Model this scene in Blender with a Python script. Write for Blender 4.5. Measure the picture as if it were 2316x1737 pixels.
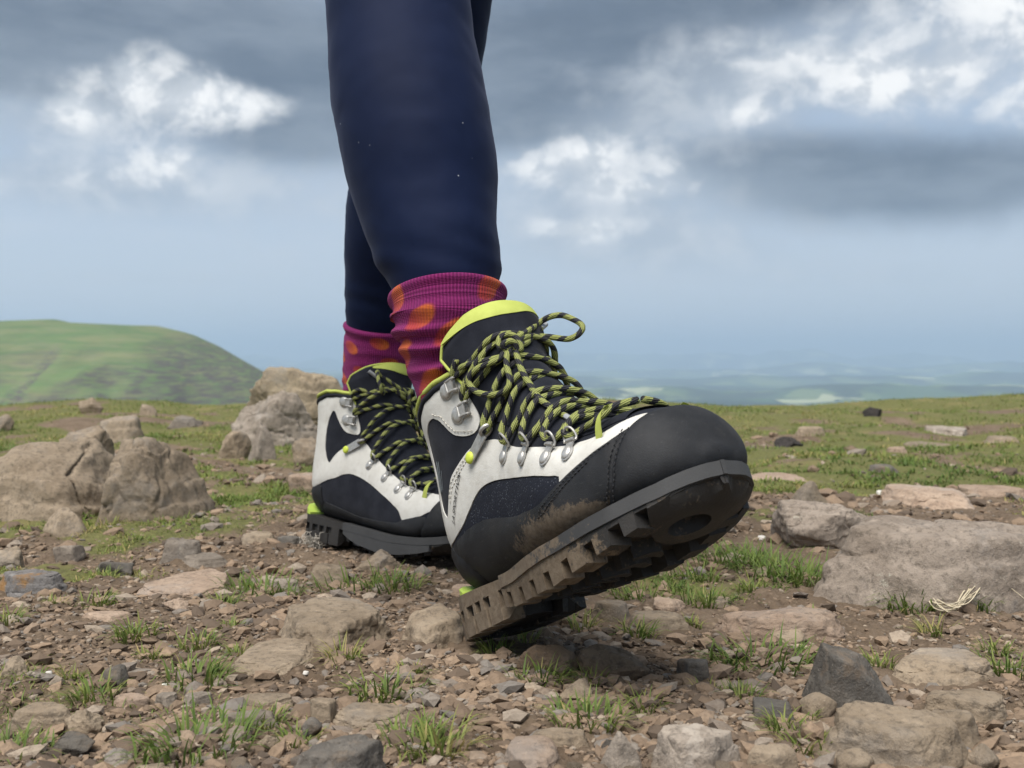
import bpy, bmesh, math, random
import numpy as np
from mathutils import Vector, Matrix
from mathutils.geometry import delaunay_2d_cdt

random.seed(7); rng = np.random.default_rng(11)
sc = bpy.context.scene
for o in list(bpy.data.objects): bpy.data.objects.remove(o)
COL = sc.collection

# ------------------------------------------------------------------ camera
cam_d = bpy.data.cameras.new('camera'); cam = bpy.data.objects.new('camera', cam_d); COL.objects.link(cam)
CAM_H = .22
cam.location = (0, 0, CAM_H)
cam.rotation_euler = (math.pi/2 - math.atan(48.5/2400), 0, 0)
cam_d.sensor_width = 36; cam_d.lens = 36*2400/2316
cam_d.clip_start = .02; cam_d.clip_end = 120000
cam_d.dof.use_dof = True; cam_d.dof.focus_distance = .84; cam_d.dof.aperture_fstop = 15
sc.camera = cam

# ------------------------------------------------------------------ node helper
class NT:
    """small wrapper that builds shader nodes as expressions"""
    def __init__(s, tree): s.t = tree; s.n = tree.nodes; s.l = tree.links
    def node(s, typ, **kw):
        nd = s.n.new(typ)
        for k, v in kw.items(): setattr(nd, k, v)
        return nd
    def put(s, sock, v):
        if v is None: return
        if isinstance(v, bpy.types.NodeSocket): s.l.new(v, sock)
        else:
            if hasattr(sock.default_value, '__len__') and not hasattr(v, '__len__'): v = (v,)*len(sock.default_value)
            if hasattr(v, '__len__') and len(v) == 3 and len(sock.default_value) == 4: v = tuple(v)+(1,)
            sock.default_value = v
    def m(s, op, a, b=None, c=None, clamp=False):
        nd = s.node('ShaderNodeMath', operation=op); nd.use_clamp = clamp
        for i, v in enumerate((a, b, c)):
            if v is not None: s.put(nd.inputs[i], v)
        return nd.outputs[0]
    def ramp(s, v, lo, hi, a=0., b=1., smooth=True):
        nd = s.node('ShaderNodeMapRange'); nd.interpolation_type = 'SMOOTHSTEP' if smooth else 'LINEAR'
        s.put(nd.inputs[0], v); s.put(nd.inputs[1], lo); s.put(nd.inputs[2], hi); s.put(nd.inputs[3], a); s.put(nd.inputs[4], b)
        return nd.outputs[0]
    def mix(s, f, a, b, mode='MIX'):
        nd = s.node('ShaderNodeMix', data_type='RGBA', blend_type=mode); nd.clamp_factor = True
        s.put(nd.inputs[0], f); s.put(nd.inputs[6], a); s.put(nd.inputs[7], b)
        return nd.outputs[2]
    def noise(s, vec, scale, detail=4, rough=.55, dist=0., dim='3D'):
        nd = s.node('ShaderNodeTexNoise', noise_dimensions=dim)
        if vec is not None: s.put(nd.inputs['Vector'], vec)
        s.put(nd.inputs['Scale'], scale); s.put(nd.inputs['Detail'], detail); s.put(nd.inputs['Roughness'], rough); s.put(nd.inputs['Distortion'], dist)
        return nd.outputs[0]
    def voro(s, vec, scale, feature='F1', rnd=1., out=0):
        nd = s.node('ShaderNodeTexVoronoi', feature=feature)
        if vec is not None: s.put(nd.inputs['Vector'], vec)
        s.put(nd.inputs['Scale'], scale)
        if 'Randomness' in nd.inputs: s.put(nd.inputs['Randomness'], rnd)
        return nd.outputs[out]
    def xyz(s, x, y, z):
        nd = s.node('ShaderNodeCombineXYZ')
        for i, v in enumerate((x, y, z)): s.put(nd.inputs[i], v)
        return nd.outputs[0]
    def sep(s, v):
        nd = s.node('ShaderNodeSeparateXYZ'); s.put(nd.inputs[0], v); return nd.outputs
    def attr(s, name, out=2):
        nd = s.node('ShaderNodeAttribute'); nd.attribute_name = name; return nd.outputs[out]
    def bump(s, h, strength=.5, dist=.002):
        nd = s.node('ShaderNodeBump'); s.put(nd.inputs['Strength'], strength); s.put(nd.inputs['Distance'], dist); s.put(nd.inputs['Height'], h)
        return nd.outputs[0]

# ------------------------------------------------------------------ world: Nishita sky behind drifting cloud
SUN_EL, SUN_AZ = math.radians(62), math.radians(205)      # azimuth measured clockwise from +Y
world = bpy.data.worlds.new('World'); sc.world = world; world.use_nodes = True
w = NT(world.node_tree); w.n.clear()
sky = w.node('ShaderNodeTexSky', sky_type='NISHITA'); sky.sun_disc = False
sky.sun_elevation = SUN_EL; sky.sun_rotation = SUN_AZ; sky.altitude = 500; sky.air_density = 1.2; sky.dust_density = 2.2
gen = w.node('ShaderNodeTexCoord').outputs['Generated']
X, Y, Z = w.sep(gen)
az = w.m('ARCTAN2', X, Y); el = w.m('ARCSINE', Z)
soft = w.noise(w.xyz(az, w.m('MULTIPLY', el, 3.2), 2.), 4.5, 6, .58)
bil = w.noise(w.xyz(az, w.m('MULTIPLY', el, 1.25), 0.), 17., 9, .57, .2)
bil2 = w.noise(w.xyz(w.m('ADD', az, .011), w.m('MULTIPLY', w.m('SUBTRACT', el, .014), 1.25), 0.), 17., 9, .57, .2)     # same billows, looked up a little lower: gives them lit tops
def ell(px, py, rx, ry, s):
    a0, e0 = (px-1158)/2400, (820-py)/2400
    da = w.m('DIVIDE', w.m('SUBTRACT', az, a0), rx/2400); de = w.m('DIVIDE', w.m('SUBTRACT', el, e0), ry/2400)
    return w.m('MULTIPLY', w.m('POWER', 2.718, w.m('MULTIPLY', w.m('ADD', w.m('MULTIPLY', da, da), w.m('MULTIPLY', de, de)), -.8)), s)
def field(l, amp, lo, hi, nz):
    r = None
    for q in l:
        g = ell(*q) if isinstance(q, tuple) else q; r = g if r is None else w.m('SUBTRACT', w.m('ADD', r, g), w.m('MULTIPLY', r, g))
    return w.ramp(w.m('ADD', r, w.m('MULTIPLY', w.m('SUBTRACT', nz, .5), amp)), lo, hi)
# the cloud as it hangs over the view: grey sheets, lit heaps, thin pale veil
dark = field([(200, 110, 540, 130, 1.), (650, 230, 420, 110, .75), (1330, 150, 420, 120, .95), (1750, 40, 380, 70, .8), (2030, 440, 380, 85, .9), (1700, 370, 260, 50, .6), (650, 350, 200, 50, .5), (60, 230, 260, 50, .7), (1150, 300, 240, 60, .6), w.ramp(el, .29, .42, 0., .8)], .9, .02, .74, w.m('ADD', w.m('MULTIPLY', soft, .55), w.m('MULTIPLY', bil, .45)))
lite = field([(800, 20, 260, 45, .7), (1700, 210, 320, 95, .9), (2050, 170, 360, 140, .95), (300, 440, 360, 75, .9), (120, 330, 240, 65, .75), (430, 265, 260, 90, .6), (1370, 430, 250, 130, .95), (1480, 560, 300, 60, .6), (1950, 640, 420, 40, .4), (350, 640, 380, 22, .45), (900, 420, 300, 60, .3), (700, 500, 500, 90, .30), (1700, 560, 500, 80, .28)], .95, .22, .95, bil)
hot = field([(345, 225, 100, 58, .95), (440, 265, 115, 62, 1.), (570, 268, 95, 45, .95), (215, 306, 62, 44, .9), (400, 400, 100, 48, .95), (300, 445, 150, 34, .6), (110, 400, 90, 40, .35), (1225, 388, 72, 48, .9), (1330, 360, 110, 44, .95), (1490, 392, 68, 58, .9), (1440, 432, 125, 30, .95), (1310, 522, 140, 32, .95),
             (1690, 280, 62, 36, .85), (1960, 240, 220, 55, .95), (2265, 80, 130, 120, 1.), (2290, 295, 130, 70, .95), (2110, 150, 160, 60, .7), (1740, 170, 180, 50, .55), (2050, 90, 130, 60, .4)], 1.3, .30, 1.08, bil)
nishi = w.mix(1., sky.outputs[0], (.098, .098, .098), 'MULTIPLY')
clear = w.mix(w.ramp(el, .0, .26), (.72, .785, .875), (.46, .585, .78))
clear = w.mix(.22, clear, nishi)
c1 = w.mix(w.ramp(soft, .40, .70, 0., .45), clear, (.66, .70, .765))
c2 = w.mix(w.m('MULTIPLY', dark, .98), c1, w.mix(w.ramp(soft, .35, .66), (.105, .142, .200), (.225, .272, .338)))
c3 = w.mix(w.m('MULTIPLY', lite, .8), c2, w.mix(w.ramp(bil, .38, .62), (.42, .475, .55), (.64, .68, .73)))
lit = w.ramp(w.m('SUBTRACT', bil, bil2), -.07, .07)
c4 = w.mix(hot, c3, w.mix(lit, (.70, .735, .775), (1.05, 1.05, 1.04)))
bgn = w.node('ShaderNodeBackground'); bgn.inputs[1].default_value = .52
w.l.new(c4, bgn.inputs[0])
w.l.new(bgn.outputs[0], w.node('ShaderNodeOutputWorld').inputs[0])

# ------------------------------------------------------------------ sun through thin cloud
sun_d = bpy.data.lights.new('sun', 'SUN'); sun_d.energy = 3.2; sun_d.angle = math.radians(45); sun_d.color = (1., .955, .89)
sun = bpy.data.objects.new('sun', sun_d); COL.objects.link(sun)
to_sun = Vector((math.sin(SUN_AZ)*math.cos(SUN_EL), math.cos(SUN_AZ)*math.cos(SUN_EL), math.sin(SUN_EL)))
sun.rotation_euler = (-to_sun).to_track_quat('-Z', 'Y').to_euler()
sun.location = to_sun*20

sc.view_settings.view_transform = 'Standard'; sc.view_settings.look = 'None'
sc.view_settings.exposure = 1.0; sc.view_settings.gamma = 1.0; sc.view_settings.use_curve_mapping = False
sc.render.engine = 'CYCLES'
sc.cycles.use_denoising = True; sc.cycles.max_bounces = 6; sc.cycles.diffuse_bounces = 3; sc.cycles.glossy_bounces = 3
sc.cycles.volume_bounces = 1; sc.cycles.transparent_max_bounces = 8; sc.cycles.use_adaptive_sampling = True; sc.cycles.adaptive_threshold = .015
try: sc.cycles.denoiser = 'OPENIMAGEDENOISE'; sc.cycles.denoising_prefilter = 'ACCURATE'
except Exception: pass

# ------------------------------------------------------------------ generic helpers
def vnoise(p, seed=0):
    """value noise in numpy, p (N,3) -> (N,) in -1..1"""
    p = np.asarray(p, float); i = np.floor(p).astype(np.int64); f = p-i; f = f*f*f*(f*(f*6-15)+10)
    def h(a, b, c):
        n = (a*374761393+b*668265263+c*2147483647*3+seed*144665) & 0xffffffff
        n = ((n ^ (n >> 13))*1274126177) & 0xffffffff; n = (n ^ (n >> 16)) & 0xffff
        return n/32767.5-1
    r = 0
    for dx in (0, 1):
        for dy in (0, 1):
            for dz in (0, 1):
                wgt = (f[:, 0] if dx else 1-f[:, 0])*(f[:, 1] if dy else 1-f[:, 1])*(f[:, 2] if dz else 1-f[:, 2])
                r = r+wgt*h(i[:, 0]+dx, i[:, 1]+dy, i[:, 2]+dz)
    return r
def fbm(p, octv=4, gain=.5, seed=0):
    p = np.asarray(p, float); r = 0; a = 1.
    for k in range(octv): r = r+a*vnoise(p*2.03**k+k*17.3, seed+k); a *= gain
    return r
def mesh(name, V, Fc, smooth=True, sharp=None):
    me = bpy.data.meshes.new(name)
    V = np.asarray(V, np.float32)
    if isinstance(Fc, np.ndarray):
        n, k = Fc.shape
        me.vertices.add(len(V)); me.vertices.foreach_set('co', V.ravel())
        me.loops.add(n*k); me.loops.foreach_set('vertex_index', Fc.astype(np.int32).ravel())
        me.polygons.add(n); me.polygons.foreach_set('loop_start', (np.arange(n)*k).astype(np.int32))
        me.update(calc_edges=True)
    else:
        me.from_pydata([tuple(map(float, v)) for v in V], [], [tuple(map(int, f)) for f in Fc]); me.update()
    me.validate()
    me.polygons.foreach_set('use_smooth', np.full(len(me.polygons), smooth, bool))
    if sharp: me.set_sharp_from_angle(angle=math.radians(sharp))
    return me
def fattr(me, name, vals):
    a = me.attributes.new(name, 'FLOAT', 'POINT'); a.data.foreach_set('value', np.asarray(vals, np.float32))
def obj(name, me, mat=None, parent=None, label=None):
    o = bpy.data.objects.new(name, me); COL.objects.link(o)
    if mat is not None and me is not None and not me.materials: me.materials.append(mat)
    if parent is not None: o.parent = parent
    if label: o['label'] = label
    return o
def tag(o, label, cat, group=None):
    o['label'] = label; o['category'] = cat
    if group: o['group'] = group
    return o
def empty(name, label, cat, group=None):
    o = bpy.data.objects.new(name, None); COL.objects.link(o); o.empty_display_size = .02
    return tag(o, label, cat, group)
def structure(o): o['kind'] = 'structure'; return o
def grid_faces(nu, nv, wrap=False):
    i, j = np.meshgrid(np.arange(nu-1), np.arange(nv if wrap else nv-1), indexing='ij'); i = i.ravel(); j = j.ravel(); j2 = (j+1) % nv
    return np.stack([i*nv+j, i*nv+j2, (i+1)*nv+j2, (i+1)*nv+j], 1)

# ------------------------------------------------------------------ materials
def new_mat(name):
    m = bpy.data.materials.new(name); m.use_nodes = True; t = NT(m.node_tree); t.n.clear()
    b = t.node('ShaderNodeBsdfPrincipled'); t.l.new(b.outputs[0], t.node('ShaderNodeOutputMaterial').inputs[0])
    t.b = b.inputs; t.pos = t.node('ShaderNodeTexCoord').outputs['Object']; return m, t
def simple(name, c, rough=.6, c2=None, nscale=60., metal=0., bscale=None, bstr=.3, bdist=.0006, sheen=0., spec=.5):
    m, t = new_mat(name)
    col = c if c2 is None else t.mix(t.ramp(t.noise(t.pos, nscale, 5, .6), .35, .65), c, c2)
    t.put(t.b['Base Color'], col); t.put(t.b['Roughness'], rough); t.put(t.b['Metallic'], metal); t.put(t.b['Specular IOR Level'], spec)
    if sheen: t.put(t.b['Sheen Weight'], sheen); t.put(t.b['Sheen Roughness'], .4)
    if bscale: t.put(t.b['Normal'], t.bump(t.noise(t.pos, bscale, 4, .6), bstr, bdist))
    return m

MUD = (.108, .080, .055); MUD2 = (.180, .142, .102)
def mud_mix(t, col, amount, thr=.5, scale=55.):
    """dried mud caked on in ragged blotches: amount is a 0..1 field"""
    n = t.noise(t.pos, scale, 8, .68); n2 = t.noise(t.pos, scale*5, 5, .7)
    f = t.ramp(t.m('ADD', t.m('MULTIPLY', amount, 1.), t.m('ADD', t.m('MULTIPLY', t.m('SUBTRACT', n, .5), 1.5), t.m('MULTIPLY', t.m('SUBTRACT', n2, .5), .8))), thr-.10, thr+.12)
    mudc = t.mix(t.ramp(t.noise(t.pos, scale*2.3, 6, .7), .3, .7), MUD, MUD2)
    return t.mix(f, col, mudc), f
M = {}
# white nubuck
m, t = new_mat('white_leather'); M['white'] = m
n = t.noise(t.pos, 40, 6, .6); n2 = t.noise(t.pos, 900, 3, .6)
c = t.mix(t.ramp(n, .3, .72), (.61, .60, .565), (.53, .515, .475)); c = t.mix(t.ramp(t.noise(t.pos, 160, 6, .7), .52, .72, 0., .35), c, (.43, .41, .36)); c, f = mud_mix(t, c, .05, .74, 90.)
t.put(t.b['Base Color'], c); t.put(t.b['Roughness'], .72); t.put(t.b['Specular IOR Level'], .25); t.put(t.b['Normal'], t.bump(t.m('ADD', n2, t.m('MULTIPLY', t.noise(t.pos, 85, 4, .6), 2.2)), .45, .0006))
# rubber rand
m, t = new_mat('rand_rubber'); M['rand'] = m
n = t.noise(t.pos, 1100, 3, .6); c = t.mix(t.ramp(t.noise(t.pos, 30, 6, .65), .3, .75), (.0095, .0105, .0130), (.022, .023, .026))
dust = t.ramp(t.noise(t.pos, 18, 9, .74), .46, .76, 0., .35); c = t.mix(dust, c, (.052, .047, .042)); scr = t.ramp(t.noise(t.xyz(*[t.m('MULTIPLY', q_, k_) for q_, k_ in zip(t.sep(t.pos), (60., 420., 420.))]), 1., 5, .7), .60, .72, 0., .4); c = t.mix(scr, c, (.075, .074, .072))
cm, f = mud_mix(t, c, t.attr('mud'), .80, 75.); c = t.mix(.72, c, cm)
t.put(t.b['Base Color'], c); t.put(t.b['Roughness'], t.ramp(f, 0, 1, .68, .95)); t.put(t.b['Specular IOR Level'], .3)
t.put(t.b['Normal'], t.bump(t.m('ADD', n, t.m('MULTIPLY', f, t.noise(t.pos, 500, 5, .7))), .45, .0006))
# outsole: dark rubber under caked mud
m, t = new_mat('outsole_rubber'); M['sole'] = m
c, f = mud_mix(t, t.mix(t.noise(t.pos, 45, 5), (.014, .014, .015), (.045, .041, .037)), t.attr('mud'), .55, 75.)
t.put(t.b['Base Color'], c); t.put(t.b['Roughness'], t.ramp(f, 0, 1, .6, .95)); t.put(t.b['Specular IOR Level'], .3)
t.put(t.b['Normal'], t.bump(t.m('ADD', t.m('MULTIPLY', f, .6), t.noise(t.pos, 420, 6, .7)), .6, .0009))
m, t = new_mat('midsole_grey'); M['midsole'] = m
c, f = mud_mix(t, t.mix(t.noise(t.pos, 60, 5), (.032, .033, .035), (.052, .052, .053)), t.attr('mud'), .62, 70.)
t.put(t.b['Base Color'], c); t.put(t.b['Roughness'], .75); t.put(t.b['Normal'], t.bump(t.noise(t.pos, 700, 4, .6), .3, .0005))
M['textile'] = simple('black_textile', (.0105, .012, .018), .92, (.018, .020, .028), 40., bscale=1500, bstr=.6, bdist=.0005, spec=.15, sheen=.06)
# speckled ripstop side panel
m, t = new_mat('speckled_textile'); M['speck'] = m
v1 = t.voro(t.pos, 520., 'F1', .9); gate = t.ramp(t.noise(t.pos, 120, 3), .38, .60)
f = t.m('MULTIPLY', t.ramp(v1, .26, .16), gate); c = t.mix(f, (.012, .014, .022), (.13, .145, .17))
t.put(t.b['Base Color'], c); t.put(t.b['Roughness'], .85); t.put(t.b['Specular IOR Level'], .2); t.put(t.b['Normal'], t.bump(v1, .5, .0005))
M['lime'] = simple('lime_trim', (.43, .485, .105), .8, (.38, .43, .085), 60., bscale=1200, bstr=.4, bdist=.0004)
M['limeheel'] = simple('lime_insert', (.33, .50, .10), .6, (.40, .53, .08), 50.)
M['metal'] = simple('brushed_metal', (.46, .45, .43), .48, (.36, .35, .33), 300., metal=.6, bscale=700, bstr=.15)
M['rivet'] = simple('rivet_metal', (.52, .51, .49), .45, (.42, .41, .39), 260., metal=.6)
M['limepaint'] = simple('lime_rivet', (.50, .58, .06), .5)
M['thread'] = simple('pale_thread', (.50, .48, .43), .8); M['darkthread'] = simple('dark_thread', (.012, .012, .014), .7)
M['print'] = simple('dark_print', (.02, .02, .02), .6); M['greyprint'] = simple('grey_print', (.20, .23, .25), .55)
M['aglet'] = simple('aglet', (.30, .31, .33), .3)
# lace: two-tone braid, helix of blocks with fine cord lines (uv: x around, y metres)
m, t = new_mat('lace_braid'); M['lace'] = m
uvn = t.node('ShaderNodeUVMap'); uvn.uv_map = 'uv'; U, V_, _ = t.sep(uvn.outputs[0])
zig = t.m('MULTIPLY', t.m('PINGPONG', t.m('MULTIPLY', U, 9.), .5), .14)
ph = t.m('ADD', t.m('ADD', t.m('DIVIDE', V_, .0150), U), zig)
blk = t.ramp(t.m('SINE', t.m('MULTIPLY', ph, 6.2832)), -.28, -.12)
cord = t.m('SINE', t.m('MULTIPLY', t.m('ADD', U, t.m('MULTIPLY', V_, 14.)), 6.2832*11))
ribs = t.m('SINE', t.m('MULTIPLY', V_, 6.2832*620))
olive = t.mix(t.ramp(cord, .1, .75), (.32, .342, .110), (.080, .088, .032)); olive = t.mix(t.ramp(t.noise(t.pos, 90, 3), .4, .7, 0., .5), olive, (.21, .23, .08))
blackc = t.mix(t.ramp(cord, .2, .9), (.015, .015, .019), (.05, .05, .055))
t.put(t.b['Base Color'], t.mix(blk, blackc, olive)); t.put(t.b['Roughness'], .8); t.put(t.b['Specular IOR Level'], .25)
t.put(t.b['Normal'], t.bump(t.m('ADD', cord, t.m('MULTIPLY', ribs, .4)), .5, .0004))
# leggings
m, t = new_mat('navy_leggings'); M['leggings'] = m
c = t.mix(t.ramp(t.noise(t.pos, 7, 5, .6), .3, .7), (.0027, .0074, .029), (.0038, .0098, .037))
lint = t.m('MULTIPLY', t.ramp(t.voro(t.pos, 70., 'F1', 1.), .06, .03), t.ramp(t.noise(t.pos, 30, 2), .5, .62))
c = t.mix(lint, c, (.36, .38, .42))
t.put(t.b['Base Color'], c); t.put(t.b['Roughness'], .75); t.put(t.b['Specular IOR Level'], .15); t.put(t.b['Sheen Weight'], .10); t.put(t.b['Sheen Roughness'], .35); t.put(t.b['Sheen Tint'], (.45, .5, .75, 1))
t.put(t.b['Normal'], t.bump(t.noise(t.pos, 1800, 2), .25, .0003))
# sock: magenta rib knit with orange spots stored on the mesh
m, t = new_mat('sock_knit'); M['sock'] = m
uvn = t.node('ShaderNodeUVMap'); uvn.uv_map = 'uv'; U, V_, _ = t.sep(uvn.outputs[0])
rib = t.m('SINE', t.m('MULTIPLY', U, 6.2832*105)); row = t.m('SINE', t.m('MULTIPLY', V_, 6.2832*900))
k = t.m('ADD', rib, t.m('MULTIPLY', row, .5))
mag = t.mix(t.ramp(k, -1.3, 1.2), (.115, .009, .064), (.225, .024, .125)); mag = t.mix(t.ramp(t.noise(t.pos, 60, 5), .3, .7, 0., .35), mag, (.17, .03, .12))
org = t.mix(t.attr('warm'), (.36, .048, .045), (.52, .125, .030)); org = t.mix(t.ramp(k, -1.2, .6, .35, 0.), org, (.22, .03, .04))
t.put(t.b['Base Color'], t.mix(t.attr('dot'), mag, org)); t.put(t.b['Roughness'], .95); t.put(t.b['Specular IOR Level'], .1); t.put(t.b['Sheen Weight'], .25); t.put(t.b['Sheen Roughness'], .5); t.put(t.b['Sheen Tint'], (.8, .3, .5, 1))
t.put(t.b['Normal'], t.bump(k, .55, .0006))

# stone
def rock_mat(name, a, b, lichen=None, dark=(.07, .058, .047), stain=None, vein=None):
    m, t = new_mat(name)
    info = t.node('ShaderNodeObjectInfo').outputs['Random']
    p = t.node('ShaderNodeVectorMath', operation='ADD'); t.put(p.inputs[0], t.pos); t.put(p.inputs[1], t.xyz(t.m('MULTIPLY', info, 9.), t.m('MULTIPLY', info, 23.), 0.)); p = p.outputs[0]
    big = t.noise(p, 16., 8, .68, .4); fine = t.noise(p, 160., 6, .7); grit = t.noise(p, 620., 4, .7)
    c = t.mix(t.ramp(big, .32, .68), a, b)
    c = t.mix(t.ramp(fine, .48, .68, 0., .62), c, dark); c = t.mix(t.ramp(t.noise(p, 38., 9, .78), .53, .61, 0., .42), c, tuple(x*.55 for x in a)); c = t.mix(t.ramp(t.noise(p, 9., 6, .7), .50, .66, 0., .5), c, tuple(sum(b)/3*(.55+.45*x/max(b)) for x in b))
    c = t.mix(t.ramp(t.noise(p, 75., 5, .6), .55, .72, 0., .45), c, tuple(min(.6, x*1.45) for x in b))
    c = t.mix(t.ramp(grit, .58, .75, 0., .35), c, (.46, .40, .33))
    if stain: c = t.mix(t.ramp(t.noise(p, 30., 5, .65), .52, .66, 0., .85), c, stain)
    if vein:
        vv = t.m('SINE', t.m('ADD', t.m('MULTIPLY', t.sep(p)[0], 160.), t.m('MULTIPLY', t.noise(p, 25., 5), 16.))); c = t.mix(t.ramp(vv, .55, .95, 0., .6), c, vein)
    if lichen: c = t.mix(t.m('MULTIPLY', t.ramp(t.noise(p, 22., 7, .75), .61, .68), t.ramp(grit, .35, .6, 0., .7)), c, lichen)
    v = t.ramp(info, 0, 1, .82, 1.16, False); vm = t.node('ShaderNodeVectorMath', operation='SCALE'); t.put(vm.inputs[0], c); t.put(vm.inputs['Scale'], v); c = vm.outputs[0]
    t.put(t.b['Base Color'], c); t.put(t.b['Roughness'], .9); t.put(t.b['Specular IOR Level'], .25)
    t.put(t.b['Normal'], t.bump(t.m('ADD', t.m('MULTIPLY', big, 1.6), t.m('ADD', t.m('MULTIPLY', fine, .8), t.m('MULTIPLY', grit, .35))), .75, .0035))
    return m
RM = {'tan': rock_mat('stone_tan', (.212, .164, .115), (.295, .236, .172)), 'grey': rock_mat('stone_grey', (.185, .155, .125), (.275, .235, .195), lichen=(.42, .40, .33)),
      'pink': rock_mat('stone_pink', (.285, .205, .150), (.365, .278, .210)), 'dark': rock_mat('stone_dark', (.085, .078, .070), (.155, .138, .118), stain=(.17, .13, .095)),
      'pale': rock_mat('stone_pale', (.285, .235, .190), (.385, .330, .275), vein=(.48, .42, .36)), 'soil': rock_mat('stone_muddy', (.130, .090, .060), (.215, .155, .105)),
      'black': rock_mat('stone_black', (.022, .020, .020), (.045, .04, .038)), 'lichen': rock_mat('stone_lichen', (.205, .165, .115), (.275, .225, .155), lichen=(.40, .37, .25)),
      'slate': rock_mat('stone_slate', (.165, .155, .15), (.26, .245, .235), stain=(.30, .16, .05)), 'greatlichen': rock_mat('stone_white_lichen', (.215, .175, .140), (.310, .260, .215), lichen=(.50, .48, .40))}

# ------------------------------------------------------------------ the summit ground
GR = [0, .3, .6, .88, 1.2, 1.5, 2.0, 2.6, 3.4, 4.4, 5.4, 6.2, 7.5, 10, 18, 40, 120, 400, 1200, 3000, 90000]
GH = [-.004, -.004, -.010, -.016, -.022, -.027, -.034, -.038, -.034, -.018, 0.0, .004, -.03, -.22, -1.6, -7., -30., -110., -240., -300., -300.]
def turf(x, y):
    """0 bare soil .. 1 closed turf"""
    r = np.hypot(x, y); p = np.stack([x, y, 0*x], 1)
    n = fbm(p*4.2+3.1, 3, .55, 5); n2 = fbm(p*1.3+8., 2, .5, 9)
    base = np.interp(r, [.5, 1.1, 1.7, 2.6, 4., 5.2, 6.], [-.40, -.20, .14, .26, .38, .75, 1.1])
    v = base+.85*n+.5*n2+.22*np.clip((r-2.2)/1., 0, 1)
    v = v-.9*np.exp(-(((x-.02)/.35)**2+((y-.8)/.35)**2))
    return np.clip(v*1.35+.25, 0, 1)
def gz(x, y, detail=True):
    x = np.asarray(x, float); y = np.asarray(y, float); r = np.hypot(x, y); z = np.interp(r, GR, GH)
    near = np.clip(1-(r-6)/8, 0, 1); p = np.stack([x, y, 0*x], 1)
    z = z+near*(.010*np.clip(r, .4, 3)/1.6*fbm(p*2.4, 3, .5, 1))
    z = z+.085*np.clip((r-3.0)/2, 0, 1)*near*fbm(p*.55+4., 2, .5, 3)
    z = z+np.clip((r-15)/60, 0, 1)*np.clip(1-r/1500, 0, 1)*fbm(p*.018, 4, .5, 4)*np.clip(r*.02, 0, 9)
    # the crest dips in the middle and rises towards both sides
    z = z+np.clip((r-3.4)/2.2, 0, 1)*near*np.interp(x/np.maximum(r, .01)*6, [-3., -2.2, -1.4, 0, 1.2, 2., 2.7], [.010, .022, -.018, -.045, -.045, 0., .026])*(y > 0)
    # soil trodden up along the camera side of the planted boot
    ex, ey = .70, -.714; s_ = (x+.275)*ex+(y-1.44)*ey; d_ = -(x+.275)*ey+(y-1.44)*ex
    z = z+.0135*np.exp(-((d_+.058)/.030)**2)*np.clip(1-np.abs(s_-.13)/.24, 0, 1)**.5
    if detail:
        t = turf(x, y); f = np.clip(1-(r-3)/3, 0, 1)
        z = z+f*(.0042*fbm(p*22, 3, .55, 6)+.0024*np.abs(fbm(p*75, 3, .6, 7))*(1-.5*t))
        z = z+f*t*(.006*np.abs(fbm(p*13+9, 2, .5, 8)))
    return z
a1 = np.radians(np.arange(-31, 31.01, .105)); a2 = np.radians(np.concatenate([np.arange(31.7, 70, 1.5), np.arange(70, 290, 4), np.arange(290, 328.6, 1.5)]))
ang = np.concatenate([a1, a2]); rad = [.12]
while rad[-1] < 90000: rad.append(rad[-1]*(1.03 if rad[-1] < .46 else 1.0048 if rad[-1] < 2.2 else 1.0085 if rad[-1] < 7.5 else 1.06))
rad = np.array(rad); A, Rr = np.meshgrid(ang, rad); gx = (np.sin(A)*Rr).ravel(); gy = (np.cos(A)*Rr).ravel()
V = np.stack([gx, gy, gz(gx, gy)], 1); nA = len(ang); Fc = grid_faces(len(rad), nA, True)[:, ::-1]
V = np.concatenate([V, [[0, 0, -.004]]]); cap = np.array([[len(V)-1, (j+1) % nA, j, j] for j in range(nA)])
gme = mesh('ground', V, Fc.copy())
fattr(gme, 'turf', np.concatenate([turf(gx, gy)*np.clip((9-np.hypot(gx, gy))/1., 0, 1)+np.clip(np.hypot(gx, gy)-8, 0, 1), [0]])[:len(gme.vertices)])
m, t = new_mat('summit_ground'); M['ground'] = m
px, py, pz = t.sep(t.pos)
rr = t.m('SQRT', t.m('ADD', t.m('MULTIPLY', px, px), t.m('MULTIPLY', py, py)))
n1 = t.noise(t.pos, 9., 7, .65); n2 = t.noise(t.pos, 120., 6, .7); n3 = t.noise(t.pos, 480., 4, .7); v = t.voro(t.pos, 150., 'F1'); vc = t.voro(t.pos, 150., 'F1', 1., 1)
soil = t.mix(t.ramp(n1, .3, .7), (.125, .090, .062), (.200, .150, .107))
soil = t.mix(t.ramp(n2, .45, .7, 0., .6), soil, (.075, .052, .036)); soil = t.mix(t.ramp(n3, .55, .75, 0., .5), soil, (.33, .26, .19))
soil = t.mix(t.ramp(v, .42, .22, 0., .55), soil, t.mix(t.sep(vc)[0], (.13, .10, .08), (.32, .24, .17)))
moss = t.mix(t.ramp(n2, .35, .65), (.092, .104, .034), (.170, .172, .062)); moss = t.mix(t.ramp(t.noise(t.pos, 5., 4), .52, .68), moss, (.20, .175, .075))
tf = t.ramp(t.m('ADD', t.attr('turf'), t.m('MULTIPLY', t.m('SUBTRACT', n2, .5), .8)), .42, .80, 0., .88)
c = t.mix(tf, soil, moss)
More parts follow.
